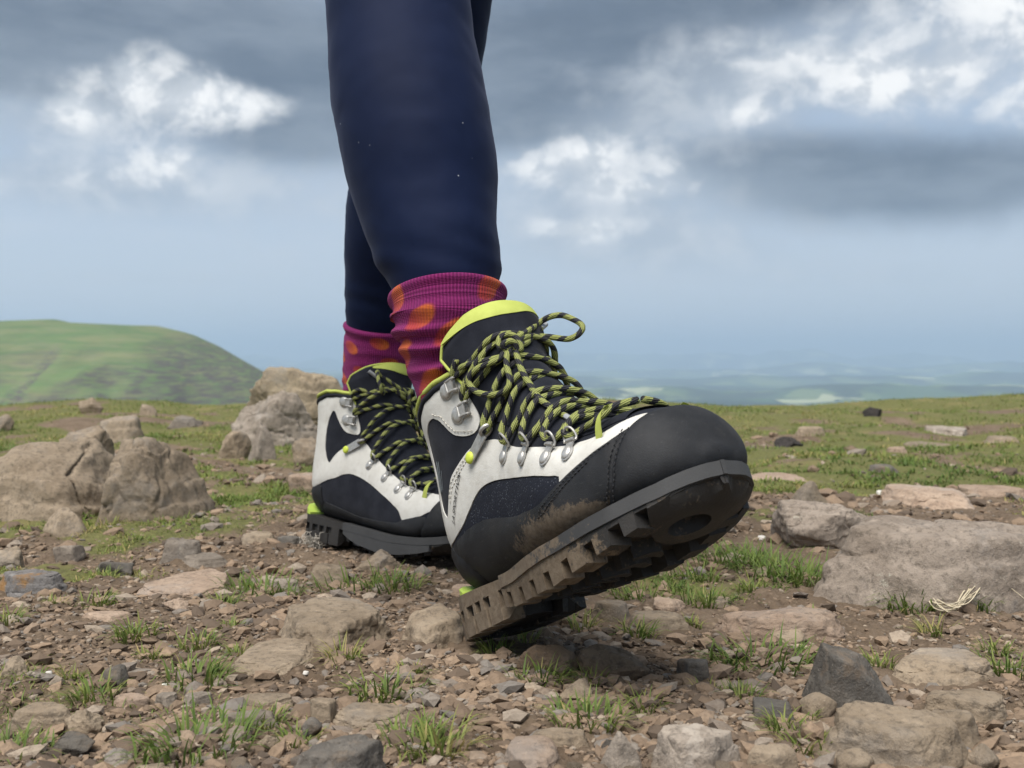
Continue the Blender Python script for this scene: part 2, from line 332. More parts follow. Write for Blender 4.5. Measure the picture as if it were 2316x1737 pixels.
# moor slope, then the farmed lowland far below: fields with hedges and woods
slope = t.mix(t.noise(t.pos, .05, 5), (.075, .095, .028), (.115, .120, .042))
c = t.mix(t.ramp(rr, 12., 40.), c, slope)
fv = t.xyz(t.m('MULTIPLY', px, 1.), t.m('MULTIPLY', py, .45), 0.)
cell = t.sep(t.voro(fv, .0021, 'F1', 1., 1)); edge = t.voro(fv, .0021, 'DISTANCE_TO_EDGE', 1., 0)
fld = t.mix(t.ramp(cell[0], .2, .75), (.050, .095, .026), (.125, .170, .050)); fld = t.mix(t.ramp(cell[1], .80, .84), fld, (.34, .36, .20))
fld = t.mix(t.ramp(edge, .05, .02), fld, (.020, .032, .014)); wood = t.ramp(t.noise(fv, .0009, 5, .6), .50, .56)
fld = t.mix(wood, fld, (.018, .032, .016))
c = t.mix(t.ramp(rr, 1400., 2600.), c, fld)
t.put(t.b['Base Color'], c); t.put(t.b['Roughness'], .95); t.put(t.b['Specular IOR Level'], .15)
h = t.m('MULTIPLY', t.m('ADD', t.m('MULTIPLY', n2, 1.2), t.m('ADD', t.m('MULTIPLY', n3, .5), t.m('MULTIPLY', v, -.5))), t.ramp(rr, 6., 12., 1., 0.))
t.put(t.b['Normal'], t.bump(h, .8, .004))
structure(obj('ground', gme, m))

# ------------------------------------------------------------------ green hill across the valley, and blue ridges at the horizon
sx = np.array([-2600, -1900, -1300, -723, -646, -632, -536, -504, -470, -441, -403, -371, -345, -320, -280, -200, -100])
sz = np.array([40, 55, 60, 58.5, 61, 57, 52.5, 52, 44, 31, 9, -9, -26, -46, -84, -150, -215])
hx = np.arange(-2600, 60, 9.); hy = np.arange(560, 2900, 12.)
HX, HY = np.meshgrid(hx, hy); p = np.stack([HX.ravel(), HY.ravel(), 0*HX.ravel()], 1)
ridge = np.interp(HX.ravel(), sx, sz)+.22; d = (HY.ravel()-1500)
fall = np.where(d < 0, 235*(1-np.exp(-(np.abs(d)/560)**1.75)), 260*(1-np.exp(-(np.abs(d)/620)**2)))
gul = np.abs(fbm(p*[.0065, .0026, 1]+2.2, 4, .55, 21)); terr = fbm(p*.02, 3, .5, 22)
slopew = np.clip(fall/60, 0, 1)
HZ = ridge-fall-26*gul*slopew+3.2*terr*slopew-9*slopew*np.clip(np.sin((ridge-fall)/9.5), 0, 1)**3*np.clip(fbm(p*.004, 2, .5, 25)+.3, 0, 1)
HZ = np.maximum(HZ, -320)
hme = mesh('hill', np.stack([HX.ravel(), HY.ravel(), HZ], 1), grid_faces(len(hy), len(hx))[:, ::-1].copy())
m, t = new_mat('hill_grass'); px, py, pz = t.sep(t.pos)
gn = t.node('ShaderNodeNewGeometry').outputs['Normal']; steep = t.sep(gn)[2]
st = t.xyz(t.m('MULTIPLY', px, .004), t.m('MULTIPLY', py, .004), t.m('MULTIPLY', pz, .045))
n1 = t.noise(st, 3.2, 6, .62, .6); n2 = t.noise(t.pos, .012, 6, .65)
c = t.mix(t.ramp(n1, .36, .66), (.092, .142, .064), (.165, .180, .092)); c = t.mix(t.ramp(n2, .42, .66, 0., .75), c, (.110, .172, .070))
c = t.mix(t.ramp(t.noise(st, 6.5, 6, .7), .52, .64, 0., .5), c, (.190, .185, .120))
crag = t.m('MULTIPLY', t.ramp(steep, .95, .84), t.ramp(t.noise(st, 9., 6, .75), .42, .56)); c = t.mix(crag, c, (.090, .082, .078))
t.put(t.b['Base Color'], c); t.put(t.b['Roughness'], .95); t.put(t.b['Specular IOR Level'], .1)
structure(obj('hill', hme, m))
def ridge_mesh(name, dist, width, top, seed, depth, base=-300, mat=None, x0=0):
    xs = np.linspace(-width, width, 260)+x0; ys = np.linspace(-1, 1, 24)
    XX, YY = np.meshgrid(xs, ys); n = fbm(np.stack([XX.ravel()*4.2/width*3, 0*XX.ravel(), 0*XX.ravel()+seed], 1), 5, .5, seed)
    n2 = fbm(np.stack([XX.ravel()*14/width, YY.ravel()*2.2, 0*XX.ravel()+seed], 1), 4, .5, seed+3)
    hgt = (top-base)*(.62+.30*n+.10*n2)*(1-np.abs(YY.ravel())**1.6)
    V = np.stack([XX.ravel(), dist+YY.ravel()*depth, base-4+np.maximum(hgt, 0)], 1)
    return structure(obj(name, mesh(name, V, grid_faces(24, 260)[:, ::-1].copy()), mat))
m, t = new_mat('lowland_hills'); fv = t.xyz(*[t.m('MULTIPLY', q, s) for q, s in zip(t.sep(t.pos), (1., .6, 1.))])
cell = t.sep(t.voro(fv, .0023, 'F1', 1., 1)); c = t.mix(t.ramp(cell[0], .3, .7), (.045, .085, .026), (.115, .155, .048)); c = t.mix(t.ramp(cell[1], .82, .85), c, (.32, .34, .19))
c = t.mix(t.ramp(t.noise(fv, .0013, 5, .6), .46, .54), c, (.020, .036, .018)); t.put(t.b['Base Color'], c); t.put(t.b['Roughness'], .95)
LOWM = m
ridge_mesh('distant_hills', 9500, 9000, -165, 31, 900, mat=LOWM, x0=1500)
ridge_mesh('distant_hills', 15500, 15000, -120, 37, 1400, mat=LOWM)
ridge_mesh('distant_hills', 24000, 22000, 40, 43, 2200, mat=LOWM)
ridge_mesh('distant_hills', 36000, 30000, 480, 53, 3000, mat=LOWM)

# ------------------------------------------------------------------ the air between
hz = 46000.
bm = bmesh.new(); bmesh.ops.create_cube(bm, size=1.)
for v_ in bm.verts: v_.co = Vector((v_.co.x*2*hz, v_.co.y*2*hz, -330 if v_.co.z < 0 else 820))
hm = bpy.data.meshes.new('haze'); bm.to_mesh(hm); bm.free()
hmat = bpy.data.materials.new('haze_air'); hmat.use_nodes = True; t = NT(hmat.node_tree); t.n.clear()
pv = t.node('ShaderNodeVolumePrincipled'); pv.inputs['Color'].default_value = (.58, .74, .97, 1); pv.inputs['Density'].default_value = 8.5e-5; pv.inputs['Anisotropy'].default_value = .15
t.l.new(pv.outputs[0], t.node('ShaderNodeOutputMaterial').inputs['Volume'])
ho = obj('haze', hm, hmat); ho['kind'] = 'stuff'; ho['label'] = 'pale blue haze in the air over the lowland'; ho['category'] = 'haze'

# ------------------------------------------------------------------ stones
_ico = {}
def ico(sub):
    if sub not in _ico:
        bm = bmesh.new(); bmesh.ops.create_icosphere(bm, subdivisions=sub, radius=1.)
        _ico[sub] = (np.array([v.co[:] for v in bm.verts]), np.array([[v.index for v in f.verts] for f in bm.faces])); bm.free()
    return _ico[sub]
def stone_shape(D, shape, r):
    """radius along unit directions D: a faceted convex stone (soft minimum of cutting planes)"""
    def planes(n, jit, squash=1.):
        k = np.arange(n)+.5; ph = np.arccos(1-2*k/n); th = math.pi*(1+5**.5)*k
        N = np.stack([np.cos(th)*np.sin(ph), np.sin(th)*np.sin(ph), np.cos(ph)], 1)+r.normal(0, jit, (n, 3)); return N/np.linalg.norm(N, axis=1)[:, None]
    def soft(N, d, p): return (np.sum((np.maximum(D@N.T, 0)/d)**p, 1)+1e-9)**(-1/p)
    box = np.array([[1, 0, 0], [-1, 0, 0], [0, 1, 0], [0, -1, 0], [0, 0, 1], [0, 0, -1]], float)
    if shape == 'egg': return soft(planes(14, .25), r.uniform(.9, 1.05, 14), 8)
    if shape in ('lump', 'dome'):
        n = 13; return soft(planes(n, .35), r.uniform(.78, 1.08, n), 24 if shape == 'lump' else 15)
    if shape == 'block': 
        N = box+r.normal(0, .16, box.shape); N /= np.linalg.norm(N, axis=1)[:, None]
        return soft(np.concatenate([N, planes(6, .4)]), np.concatenate([r.uniform(.72, .85, 6), r.uniform(.9, 1.15, 6)]), 26)
    if shape in ('slab', 'bslab'):
        k = 7; th = np.arange(k)/k*2*math.pi+r.uniform(-.35, .35, k); N = np.stack([np.cos(th), np.sin(th), r.uniform(.05, .5, k)], 1)
        N = np.concatenate([N, [[r.normal(0, .05), r.normal(0, .05)-.04, 1], [r.normal(0, .1), -.25, 1.], [0, 0, -1]]]); N /= np.linalg.norm(N, axis=1)[:, None]
        return soft(N, np.concatenate([r.uniform(.74, 1.0, k), [.55, .62, .8]]), 22 if shape == 'slab' else 16)
    if shape == 'pyramid':
        k = 4; th = np.arange(k)/k*2*math.pi+.6+r.uniform(-.25, .25, k); N = np.stack([np.cos(th), np.sin(th), np.full(k, .72)], 1); N = np.concatenate([N, [[0, 0, -1], [r.normal(0, .3), -.2, 1]], planes(6, .3)]); N /= np.linalg.norm(N, axis=1)[:, None]
        return soft(N, np.concatenate([r.uniform(.46, .70, k), [.7, .60], r.uniform(.8, 1.1, 6)]), 20)
    if shape in ('slope', 'slopeleft'):      # high on one side, falling away to the other in broken ledges
        sg = 1 if shape == 'slope' else -1
        N = np.array([[.74*sg, -.30, .60], [.95*sg, -.2, .25], [-.9*sg, -.25, .35], [-.35*sg, -.55, .72], [.15*sg, -1, .25], [.35*sg, -.8, .5], [0, 1, .35], [.1*sg, .2, 1], [0, 0, -1]])+r.normal(0, .07, (9, 3)); N /= np.linalg.norm(N, axis=1)[:, None]
        return soft(N, np.array([.52, .86, .72, .66, .66, .70, .66, .62, .7]), 20)
    if shape == 'wedge':
        N = np.array([[-.95, -.25, .28], [.62, -.25, .72], [.1, -1, .18], [0, 1, .3], [.95, .2, -.1], [0, 0, -1], [-.2, -.6, .75], [.22, -.1, 1.]])+r.normal(0, .03, (8, 3)); N /= np.linalg.norm(N, axis=1)[:, None]
        return soft(N, np.array([.56, .50, .62, .62, .95, .7, .80, .50]), 30)
def make_stone(shape, w_, d_, h_, seed, sub=4, sink=.3):
    """origin at ground level; the part below it is sunk in the soil"""
    r = np.random.default_rng(seed); D, Fc = ico(sub); R = stone_shape(D, shape, r)
    P = D*R[:, None]
    amp = {'egg': .025, 'slab': .055, 'bslab': .07, 'block': .05, 'wedge': .05, 'pyramid': .07}.get(shape, .065)
    off = r.uniform(-50, 50, 3)
    P = P*(1+amp*fbm(P*1.9+off, 4, .55, seed % 97)[:, None]+.22*amp*np.abs(fbm(P*6.5+off, 3, .6, seed % 89))[:, None])
    # bedding steps on flat stones, cracks on lumps
    if shape in ('bslab', 'lump', 'dome', 'slab', 'slope', 'slopeleft'):
        zc = P[:, 2]+.10*fbm(P*1.4+off, 2, .5, 3); P[:, 2] += .030*np.sin(zc*19)*(np.abs(D[:, 2]) < .8)
        cr = np.abs(vnoise(P*[1.1, 1.1, 1.9]+off, 5)+.10*vnoise(P*6.+off, 6)); P *= (1-(.085 if shape in ('lump', 'dome', 'slope', 'slopeleft') else .04)*np.exp(-(cr/.035)**2)*(sub >= 5))[:, None]
    lo, hi = P.min(0), P.max(0); P = (P-(lo+hi)/2)/(hi-lo)
    P = P*[w_, d_, h_/(1-sink)]; P[:, 2] += h_/(1-sink)*.5-h_*sink/(1-sink)
    return P, Fc
def gzp(x, y): return float(gz(np.array([x]), np.array([y]))[0])
ROCKS = [
('boulder', -0.8445, 1.8048, 0.3986, 0.2761, 0.1257, 'slopeleft', 'tan', 0.0, 0.0, 'broad brown boulder with rough top at the left edge, left of the sloping one', 'boulder', None),
('boulder', -0.5886, 1.7259, 0.1934, 0.1481, 0.1369, 'slope', 'tan', 0.0, 0.0, 'large brown boulder sloping down to the right, beside a dark cleft', 'boulder', None),
('rock', -0.9312, 2.3182, 0.1236, 0.073, 0.1152, 'lump', 'tan', 0.0, 0.0, 'rounded brown rock lying on top of the left boulder cleft', 'rock', None),
('rock', -0.7029, 1.8569, 0.0658, 0.0326, 0.0719, 'wedge', 'grey', 0.0, 0.0, 'dark triangular stone wedged in the cleft between the left boulders', 'rock', None),
('rock', -1.2047, 3.2653, 0.1565, 0.1228, 0.0852, 'slab', 'tan', 0.0, 0.0, 'smooth flat-topped rock behind the cleft boulders', 'rock', None),
('rock', -1.2415, 4.043, 0.1213, 0.0959, 0.0462, 'lump', 'grey', 0.0, 0.0, 'small grey rounded rock in the grass, left of the rough grey boulder', 'rock', None),
('rock', -1.5501, 4.4957, 0.0955, 0.0758, 0.0525, 'wedge', 'tan', 0.0, 0.0, 'small brown rock on the left skyline, nearest the rough grey boulder', 'rock', None),
('rock', -1.8277, 4.615, 0.1058, 0.0838, 0.0692, 'lump', 'tan', 0.0, 0.0, 'low rounded rock half sunk in the grass crest at left', 'rock', None),
('rock', -1.833, 3.8287, 0.067, 0.0532, 0.0623, 'lump', 'tan', 0.0, 0.0, 'small brown rock at the left edge above the broad boulder', 'rock', None),
('boulder', -0.747, 3.7504, 0.375, 0.2537, 0.2353, 'dome', 'lichen', 0.0, 0.0, 'tan boulder standing highest behind the far boot', 'boulder', None),
('boulder', -0.7265, 3.3245, 0.3283, 0.2221, 0.166, 'lump', 'grey', 0.0, 0.0, 'rough grey boulder in front of the highest tan one', 'boulder', None),
('rock', -0.6463, 2.7211, 0.0952, 0.0751, 0.1022, 'pyramid', 'grey', 0.0, 0.0, 'upright grey rock left of the far boot', 'rock', None),
('rock', -0.7246, 2.7693, 0.0831, 0.0657, 0.0723, 'lump', 'tan', 0.0, 0.0, 'brown rock touching the upright grey rock on its left', 'rock', None),
('rock', -0.5063, 2.653, 0.084, 0.0664, 0.0734, 'lump', 'tan', 0.0, 0.0, 'brown rock between the upright grey rock and the far boot', 'rock', None),
('rock', -0.4168, 2.1307, 0.0595, 0.0471, 0.0385, 'block', 'pink', 0.0, 0.0, 'squarish pale stone block beside the far boot ankle', 'rock', None),
('rock', -0.6507, 1.5432, 0.0746, 0.0585, 0.0409, 'pyramid', 'tan', 0.0, 0.0, 'low blunt brown rock in front of the left boulders', 'rock', None),
('rock', -0.6059, 1.2706, 0.0408, 0.0322, 0.0274, 'lump', 'tan', 0.0, 0.0, 'brown rock at the left edge above the grey slate', 'rock', None),
('rock', -0.563, 1.3366, 0.0412, 0.0326, 0.0201, 'block', 'grey', 0.0, 0.0, 'grey angular stone behind the dark brick-shaped stone', 'rock', None),
('rock', -0.4726, 1.2532, 0.0491, 0.0387, 0.0164, 'block', 'dark', 0.15, 0.0, 'dark brick-shaped stone on the left gravel', 'rock', None),
('rock', -0.4156, 1.322, 0.0567, 0.0388, 0.03, 'slab', 'grey', 0.0, 0.0, 'sloping grey flat stone left of the far heel', 'rock', None),
('rock', -0.3795, 1.305, 0.0653, 0.0591, 0.012, 'slab', 'grey', 0.0, 0.0, 'thin grey slate flake lying behind the pinkish slab', 'rock', None),
('rock', -0.3458, 1.4509, 0.0556, 0.0377, 0.014, 'slab', 'tan', 0.0, 0.0, 'thin flat stone left of the far boot sole', 'rock', None),
('rock', -0.2987, 1.4223, 0.0379, 0.0276, 0.014, 'slab', 'dark', 0.0, 0.0, 'thin dark slate beside the far boot heel', 'rock', None),
('slate', -0.5028, 1.1029, 0.0864, 0.0474, 0.0253, 'slab', 'grey', -0.1, 0.0, 'grey slate with an orange-stained edge at the left edge', 'stone', None),
('slab', -0.3583, 1.1685, 0.1071, 0.126, 0.012, 'slab', 'pink', 0.0, 0.0, 'wide flat pinkish slab left of the far boot', 'stone', None),
('stone', -0.2045, 1.193, 0.0432, 0.0341, 0.0247, 'block', 'tan', 0.0, 0.0, 'blocky brown stone below the far boot heel', 'stone', None),
('stone', -0.157, 1.2475, 0.0582, 0.0457, 0.0203, 'lump', 'tan', 0.0, 0.0, 'knobbly pale brown stone under the middle of the far boot', 'stone', None),
('stone', -0.2491, 1.1561, 0.0356, 0.0198, 0.0153, 'slab', 'grey', 0.0, 0.0, 'grey tilted flat stone right of the pinkish slab', 'stone', None),
('slab', -0.1535, 0.9051, 0.0973, 0.1214, 0.026, 'bslab', 'tan', 0.0, 0.0, 'largest flat brown slab left of the near heel', 'stone', None),
('slab', -0.0656, 0.8972, 0.0594, 0.0903, 0.024, 'bslab', 'tan', 0.0, 0.0, 'brown slab split off behind the near boot heel', 'stone', None),
('slab', -0.184, 0.8269, 0.0662, 0.0995, 0.008, 'slab', 'tan', 0.0, 0.0, 'thin low slab sloping in front of the largest flat slab', 'stone', None),
('stone', -0.284, 0.7539, 0.0195, 0.0154, 0.0163, 'egg', 'dark', 0.0, 0.0, 'dark egg-shaped stone standing on the left gravel', 'stone', None),
('stone', -0.3199, 1.0009, 0.03, 0.0237, 0.0124, 'lump', 'pink', 0.0, 0.0, 'reddish smooth stone below the pinkish slab', 'stone', None),
('stone', -0.3697, 0.9644, 0.0482, 0.0267, 0.0076, 'slab', 'pink', 0.0, 0.0, 'long pale flat stone at left behind the gravel', 'stone', None),
('stone', -0.1703, 0.7143, 0.0429, 0.0236, 0.0062, 'slab', 'tan', 0.05, 0.0, 'long narrow brown stone, the rear one of two parallel bars', 'stone', None),
('stone', -0.1677, 0.6753, 0.0394, 0.0217, 0.0084, 'slab', 'grey', 0.12, 0.0, 'long narrow stone, the front one of two parallel bars', 'stone', None),
('stone', -0.1225, 0.6816, 0.0179, 0.0142, 0.0147, 'block', 'tan', 0.0, 0.0, 'brown angular stone standing right of the parallel bar stones', 'stone', None),
('stone', -0.125, 0.6594, 0.0126, 0.01, 0.0094, 'egg', 'dark', 0.0, 0.0, 'small dark round pebble in front of the brown angular stone', 'stone', None),
('slab', -0.0878, 0.6799, 0.0567, 0.039, 0.008, 'slab', 'tan', 0.0, 0.0, 'flat tan slab right of the brown angular stone', 'stone', None),
('slab', -0.0967, 0.5802, 0.0609, 0.0332, 0.0199, 'bslab', 'dark', 0.5, 0.0, 'dark grey pointed slab cut by the bottom edge', 'stone', None),
('stone', -0.2141, 0.7167, 0.0203, 0.0113, 0.0078, 'slab', 'grey', 0.3, 0.0, 'small grey flake with pale edge left of the long bar stones', 'stone', None),
('stone', -0.2362, 0.7185, 0.0162, 0.0128, 0.007, 'slab', 'grey', 0.0, 0.0, 'small flat grey stone beside the white shell fragment', 'stone', None),
('stone', -0.2574, 0.7138, 0.0253, 0.014, 0.0071, 'slab', 'pink', 0.0, 0.0, 'small flat pale stone right of the egg-shaped stone', 'stone', None),
('slab', -0.3017, 0.6768, 0.044, 0.0248, 0.012, 'slab', 'tan', 0.0, 0.0, 'flat brown slab near the lower left corner', 'stone', None),
('stone', -0.2711, 0.668, 0.0245, 0.0193, 0.0132, 'lump', 'tan', 0.0, 0.0, 'rough brown stone right of the lower left slab', 'stone', None),
('stone', -0.1467, 0.6302, 0.0144, 0.0114, 0.0084, 'lump', 'tan', 0.0, 0.0, 'small brown stone left of the dark pointed slab', 'stone', None),
('stone', -0.3682, 0.7786, 0.0214, 0.0169, 0.015, 'lump', 'tan', 0.0, 0.0, 'brown stone at the left edge level with the egg-shaped stone', 'stone', None),
('stone', -0.3435, 0.7662, 0.0192, 0.0152, 0.0092, 'lump', 'grey', 0.0, 0.0, 'grey stone near the left edge beside a white fragment', 'stone', None),
('stone', -0.2587, 0.6268, 0.0248, 0.0195, 0.0103, 'lump', 'dark', 0.0, 0.0, 'dark rough stone at the bottom left', 'stone', None),
('stone', -0.2248, 0.6025, 0.0188, 0.0149, 0.0101, 'lump', 'grey', 0.0, 0.0, 'grey stone cut by the bottom edge at left', 'stone', None),
('stone', 0.2328, 0.9389, 0.115, 0.0624, 0.0216, 'bslab', 'pink', 0.0, 0.0, 'large smooth pinkish stone below the toe on the right', 'stone', None),
('stone', 0.2393, 0.9059, 0.0332, 0.0262, 0.0121, 'lump', 'tan', 0.0, 0.0, 'small tan stone in front of the large smooth pinkish one', 'stone', None),
('rock', 0.2305, 0.724, 0.0664, 0.0324, 0.0432, 'wedge', 'dark', 0.0, 0.0, 'dark sharp-edged wedge-shaped rock at lower right', 'rock', None),
('slab', 0.2242, 0.62, 0.0961, 0.0517, 0.0281, 'bslab', 'tan', -0.15, 0.0, 'broad flat tan slab at the lower right', 'stone', None),
('stone', 0.2752, 0.6573, 0.0389, 0.0215, 0.018, 'bslab', 'tan', 0.0, 0.0, 'tan stone tucked behind the broad slab on its right', 'stone', None),
('stone', 0.3032, 0.7091, 0.0626, 0.0343, 0.0162, 'bslab', 'tan', 0.0, 0.0, 'long smooth tan stone behind the broad slab near the right edge', 'stone', None),
('slab', 0.3279, 0.8104, 0.0939, 0.0734, 0.018, 'slab', 'tan', 0.0, 0.0, 'wide flat brown slab behind the wedge-shaped rock', 'stone', None),
('slab', 0.1065, 0.5971, 0.0527, 0.0289, 0.0242, 'bslab', 'pale', 0.1, 0.0, 'pale veined block cut by the bottom edge, right of centre', 'stone', None),
('stone', 0.1699, 0.6888, 0.0287, 0.0226, 0.014, 'block', 'dark', 0.0, 0.0, 'dark angular stone left of the broad lower right slab', 'stone', None),
('stone', 0.2039, 0.7021, 0.0257, 0.0203, 0.0156, 'egg', 'tan', 0.0, 0.0, 'rounded brown stone against the foot of the wedge-shaped rock', 'stone', None),
('stone', 0.0591, 0.5911, 0.0286, 0.0169, 0.0216, 'pyramid', 'grey', 0.0, 0.0, 'grey triangular stone at the bottom, left of the pale veined block', 'stone', None),
('slab', 0.0128, 0.6044, 0.0348, 0.0436, 0.01, 'slab', 'pink', 0.0, 0.0, 'flat pinkish slab cut by the bottom edge at centre', 'stone', None),
('stone', 0.0288, 0.6306, 0.0355, 0.0196, 0.0092, 'slab', 'tan', 0.0, 0.0, 'flat brown stone behind the grey triangular stone', 'stone', None),
('stone', 0.1455, 0.592, 0.0306, 0.0169, 0.0152, 'slab', 'tan', 0.0, 0.0, 'brown stone cut by the bottom edge right of the pale block', 'stone', None),
('stone', 0.1954, 0.5991, 0.0215, 0.0169, 0.0129, 'egg', 'tan', 0.0, 0.0, 'rounded tan pebble under the front edge of the broad slab', 'stone', None),
('stone', 0.2734, 0.61, 0.0196, 0.0155, 0.0122, 'egg', 'tan', 0.0, 0.0, 'rounded tan pebble at the right end of the broad slab', 'stone', None),
('stone', 0.0436, 0.7366, 0.0264, 0.0208, 0.0098, 'lump', 'tan', 0.0, 0.0, 'brown lump lying below the near boot sole', 'stone', None),
('stone', 0.1369, 0.7935, 0.0265, 0.0209, 0.0134, 'block', 'dark', 0.0, 0.0, 'dark brown block right of the muddy clods', 'stone', None),
('stone', 0.0265, 0.8009, 0.0484, 0.0285, 0.0221, 'lump', 'soil', 0.0, 0.0, 'muddy brown clod directly under the near boot', 'stone', None),
('stone', 0.0759, 0.8021, 0.0568, 0.0334, 0.0231, 'lump', 'soil', 0.0, 0.0, 'wide muddy clod in front of the near boot', 'stone', None),
('stone', 0.152, 1.0173, 0.0335, 0.0264, 0.0149, 'lump', 'pink', 0.0, 0.0, 'pale pinkish stone behind the bright grass tuft', 'stone', None),
('stone', 0.1326, 0.947, 0.06, 0.0371, 0.016, 'slab', 'tan', 0.0, 0.0, 'flat brown stone below the near boot toe', 'stone', None),
('stone', 0.0928, 0.9925, 0.0393, 0.0218, 0.0168, 'slab', 'tan', 0.0, 0.0, 'tan stone just right of the near heel block', 'stone', None),
('boulder', 0.4109, 1.383, 0.1314, 0.1134, 0.0624, 'dome', 'greatlichen', 0.0, 0.0, 'rounded left end of the great flat boulder at right', 'boulder', None),
('boulder', 0.4312, 1.0956, 0.299, 0.1558, 0.0783, 'bslab', 'grey', 0.0, 0.0, 'great flat pale boulder at the right edge', 'boulder', None),
('rock', 0.4613, 1.66, 0.1037, 0.041, 0.055, 'pyramid', 'tan', 0.0, 0.0, 'brown triangular rock rising behind the great flat boulder', 'rock', None),
('stone', 0.7575, 1.9412, 0.148, 0.2232, 0.026, 'slab', 'pink', 0.15, 0.0, 'pale angular flagstone lying behind the great flat boulder', 'stone', None),
('stone', 0.9292, 2.0365, 0.1307, 0.0987, 0.022, 'slab', 'pink', 0.0, 0.0, 'pale flat stone at the right edge above the great boulder', 'stone', None),
('stone', 0.5629, 2.2899, 0.1336, 0.2042, 0.012, 'slab', 'pink', 0.0, 0.0, 'pinkish flat stone just right of the toe cap', 'stone', None),
('stone', 0.8509, 3.252, 0.0976, 0.0771, 0.0338, 'lump', 'black', 0.0, 0.0, 'black lump in the grass right of the toe cap', 'stone', None),
('stone', 1.0233, 3.6276, 0.1119, 0.0622, 0.0341, 'slab', 'tan', 0.0, 0.0, 'brown tilted stone behind the black lump', 'stone', None),
('stone', 1.5103, 4.4421, 0.0777, 0.0618, 0.0392, 'lump', 'black', 0.0, 0.0, 'small black lump on the grass crest at right', 'stone', None),
('stone', 1.0604, 2.9135, 0.0643, 0.0413, 0.02, 'slab', 'pink', 0.0, 0.0, 'small pinkish stone in the right hand grass', 'stone', None),
('stone', 0.8329, 2.3755, 0.0683, 0.0413, 0.016, 'slab', 'dark', 0.0, 0.0, 'dark thin stone in the right hand turf', 'stone', None),
('stone', 1.5299, 3.7391, 0.1496, 0.209, 0.02, 'slab', 'pale', 0.0, 0.0, 'whitish flat stone near the right crest', 'stone', None),
('stone', 1.5713, 3.4159, 0.1082, 0.1688, 0.02, 'slab', 'tan', 0.0, 0.0, 'brown flat stone near the right edge of the turf', 'stone', None),
('stone', 1.2975, 3.3057, 0.1377, 0.2133, 0.012, 'slab', 'tan', 0.0, 0.0, 'low brown stone below the whitish flat stone', 'stone', None)]
KEEP = []
for i, (kind, x, y, w_, d_, h_, shape, colr, rz, lean, label, cat, group) in enumerate(ROCKS):
    sub = 6 if w_/y > .075 else 5
    if shape in ('slab', 'bslab') and w_ < .2: w_, d_ = w_*1.1, d_*1.1
    P, Fc = make_stone(shape, w_, d_, h_, 100+i*7, sub, .40 if shape in ('slab', 'bslab') else .32)
    if 'orange-stained' in label: colr = 'slate'
    if 'great flat pale' in label: colr = 'greatlichen'
    o = obj(kind, mesh(kind, P, Fc, True, 55 if shape in ('wedge', 'block', 'slab') else None), RM[colr])
    o.location = (x, y, float(gz(np.array([x]), np.array([y]), False)[0])); o.rotation_euler = (0, 0, rz)
    o['kind'] = 'thing'; tag(o, label, cat, group); KEEP.append((x, y, w_*.5, d_*.5, rz))
def free(x, y, pad=0.):
    ok = np.ones(len(x), bool)
    for (cx, cy, a, b, rz) in KEEP: ok &= ((x-cx)/(a*.92+pad))**2+((y-cy)/(b*.92+pad))**2 > 1
    return ok
def sample_view(n, rmin, rmax, power=1.6):
    u_ = rng.random(n); r = (rmin**(1-power)+u_*(rmax**(1-power)-rmin**(1-power)))**(1/(1-power)); a = rng.uniform(-.50, .50, n)
    return np.sin(a)*r, np.cos(a)*r
# flat stones trodden level with the soil
for k in range(24):
    xx, yy = sample_view(1, .58, 1.15, 1.3); xx, yy = float(xx[0]), float(yy[0])
    if not free(np.array([xx]), np.array([yy]), .02)[0] or (abs(xx+.01) < .06 and abs(yy-.88) < .07): continue
    s = rng.uniform(.028, .055); P, Fc = make_stone('slab', s, s*rng.uniform(.6, .95), .008, 700+k, 5, .55); o = obj('stone', mesh('stone', P, Fc, True, 55), RM[['tan', 'pink', 'tan', 'grey'][k % 4]])
    o.location = (xx, yy, float(gz(np.array([xx]), np.array([yy]), False)[0])-.0005); o.rotation_euler = (0, 0, rng.uniform(0, 6.28)); tag(o, 'flat stone trodden level with the soil among the loose gravel', 'stone', 'flat stones sunk in the soil'); o['kind'] = 'thing'; KEEP.append((xx, yy, s*.45, s*.4, 0))
# pebbles: many in view; the largest are single stones, the rest one mass of gravel
N0 = 95000
x, y = sample_view(N0, .50, 4.2, 2.2); size = .0026*(1-rng.random(N0))**(-1/2.1); size = np.clip(size, .0018, .018)*np.clip(np.hypot(x, y)/1.1, .85, 2.2)
dens = (1-.85*turf(x, y))*np.clip(.55+.6*fbm(np.stack([x, y, 0*x], 1)*5., 2, .5, 14)+.35*np.clip(-x*2.2, -.4, 1), .08, 1)
ok = (rng.random(N0) < dens) & free(x, y, .002) & ~((np.abs(x+.015) < .035) & (np.abs(y-.88) < .05))
x, y, size = x[ok], y[ok], size[ok]; z = gz(x, y); order = np.argsort(-size/np.hypot(x, y)); NB = 290
pm = []
for k in range(18):
    P, Fc = make_stone(['lump', 'egg', 'block', 'slab', 'lump', 'slab'][k % 6], 1., rng.uniform(.6, .95), rng.uniform(.38, .7), 900+k, 4, .34)
    me = mesh('pebble', P, Fc, True, 60); me.materials.append(RM[['tan', 'tan', 'grey', 'pink', 'soil', 'dark', 'tan', 'pale', 'pink'][k % 9]]); pm.append(me)
